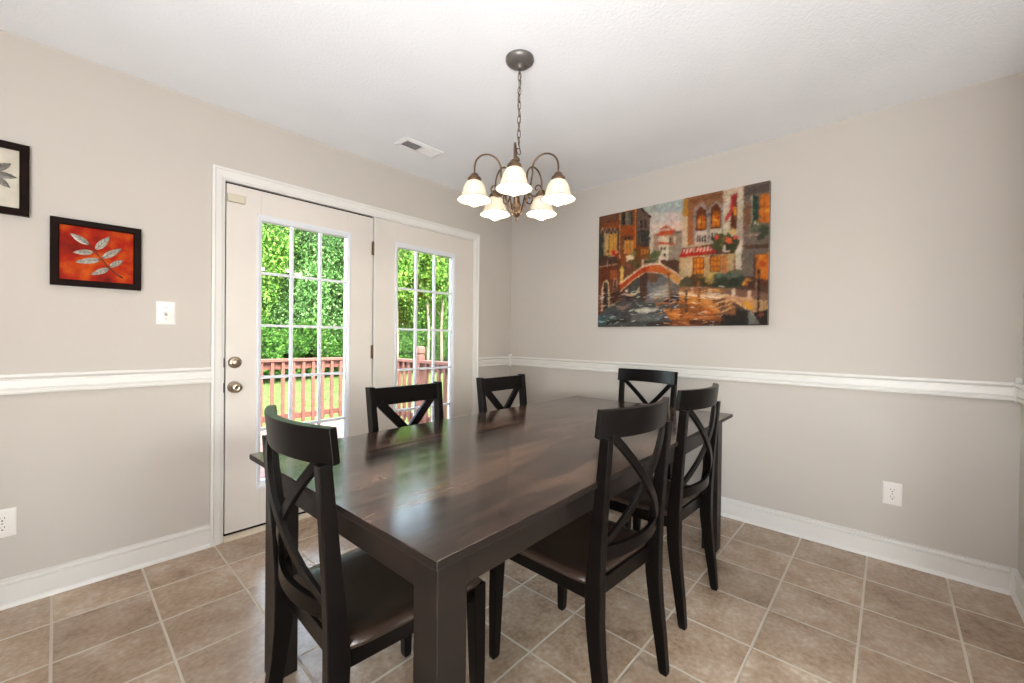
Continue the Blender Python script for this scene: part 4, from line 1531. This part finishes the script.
def lamp(name, kind, loc, energy, color=(1, 1, 1), size=None, target=None, **kw):
    l = bpy.data.lights.new(name, kind)
    l.energy = energy
    l.color = color
    if size:
        l.shape = 'RECTANGLE'
        l.size, l.size_y = size
    for k_, v_ in kw.items():
        setattr(l, k_, v_)
    o_ = bpy.data.objects.new(name, l)
    COL.objects.link(o_)
    o_.location = loc
    if target:
        o_.rotation_euler = (Vector(target) - Vector(loc)).to_track_quat('-Z', 'Y').to_euler()
    return o_


lamp('sun', 'SUN', (0, -5, 12), SUN, (1, .97, .91), target=(4.2, 5.5, 0), angle=math.radians(1.5))
for u0, u1, z0, z1 in BACK:
    lamp('window_daylight', 'AREA', ((u0 + u1) / 2, YE - .22, (z0 + z1) / 2), FILL * .6, (1, .97, .97), (u1 - u0, z1 - z0), target=((u0 + u1) / 2, YE + 1, (z0 + z1) / 2))
for u0, u1, z0, z1 in SIDE:
    lamp('window_daylight', 'AREA', (XE - .22, (u0 + u1) / 2, (z0 + z1) / 2), FILL, (1, .97, .97), (u1 - u0, z1 - z0), target=(XE + 1, (u0 + u1) / 2, (z0 + z1) / 2))

# added area light beside the camera, aimed up to brighten the ceiling
lamp('bounce_flash', 'AREA', (-3.75, -3.12, .95), UPLIGHT, (.98, .98, 1), (1.0, 1.0), target=(-2.3, -2.0, 2.44), spread=math.radians(150))

# ------------------------------------------------------------------ camera
cam = bpy.data.cameras.new('camera')
cam.sensor_width = 36
cam.lens = 414.22 / 1024 * 36
cam.clip_start = .03
co_ = bpy.data.objects.new('camera', cam)
COL.objects.link(co_)
yaw, pitch, roll = .7386, -.0077, .0120
f = Vector((math.cos(yaw) * math.cos(pitch), math.sin(yaw) * math.cos(pitch), math.sin(pitch)))
r = Vector((math.sin(yaw), -math.cos(yaw), 0))
u = r.cross(f)
R_ = r * math.cos(roll) + u * math.sin(roll)
U_ = -r * math.sin(roll) + u * math.cos(roll)
mt = Matrix(((R_.x, U_.x, -f.x, -3.0174), (R_.y, U_.y, -f.y, -2.7702), (R_.z, U_.z, -f.z, 1.1723), (0, 0, 0, 1)))
co_.matrix_world = mt
S.camera = co_
S.view_settings.view_transform = 'Standard'
S.view_settings.look = 'None'
S.view_settings.gamma = 1
S.view_settings.use_curve_mapping = False
S.view_settings.exposure = EXPO
S.cycles.max_bounces = 10
S.cycles.diffuse_bounces = 6
S.cycles.transparent_max_bounces = 12
S.cycles.sample_clamp_indirect = 6
S.cycles.caustics_reflective = False
S.cycles.caustics_refractive = False
S.cycles.use_denoising = True
S.cycles.denoiser = 'OPENIMAGEDENOISE'
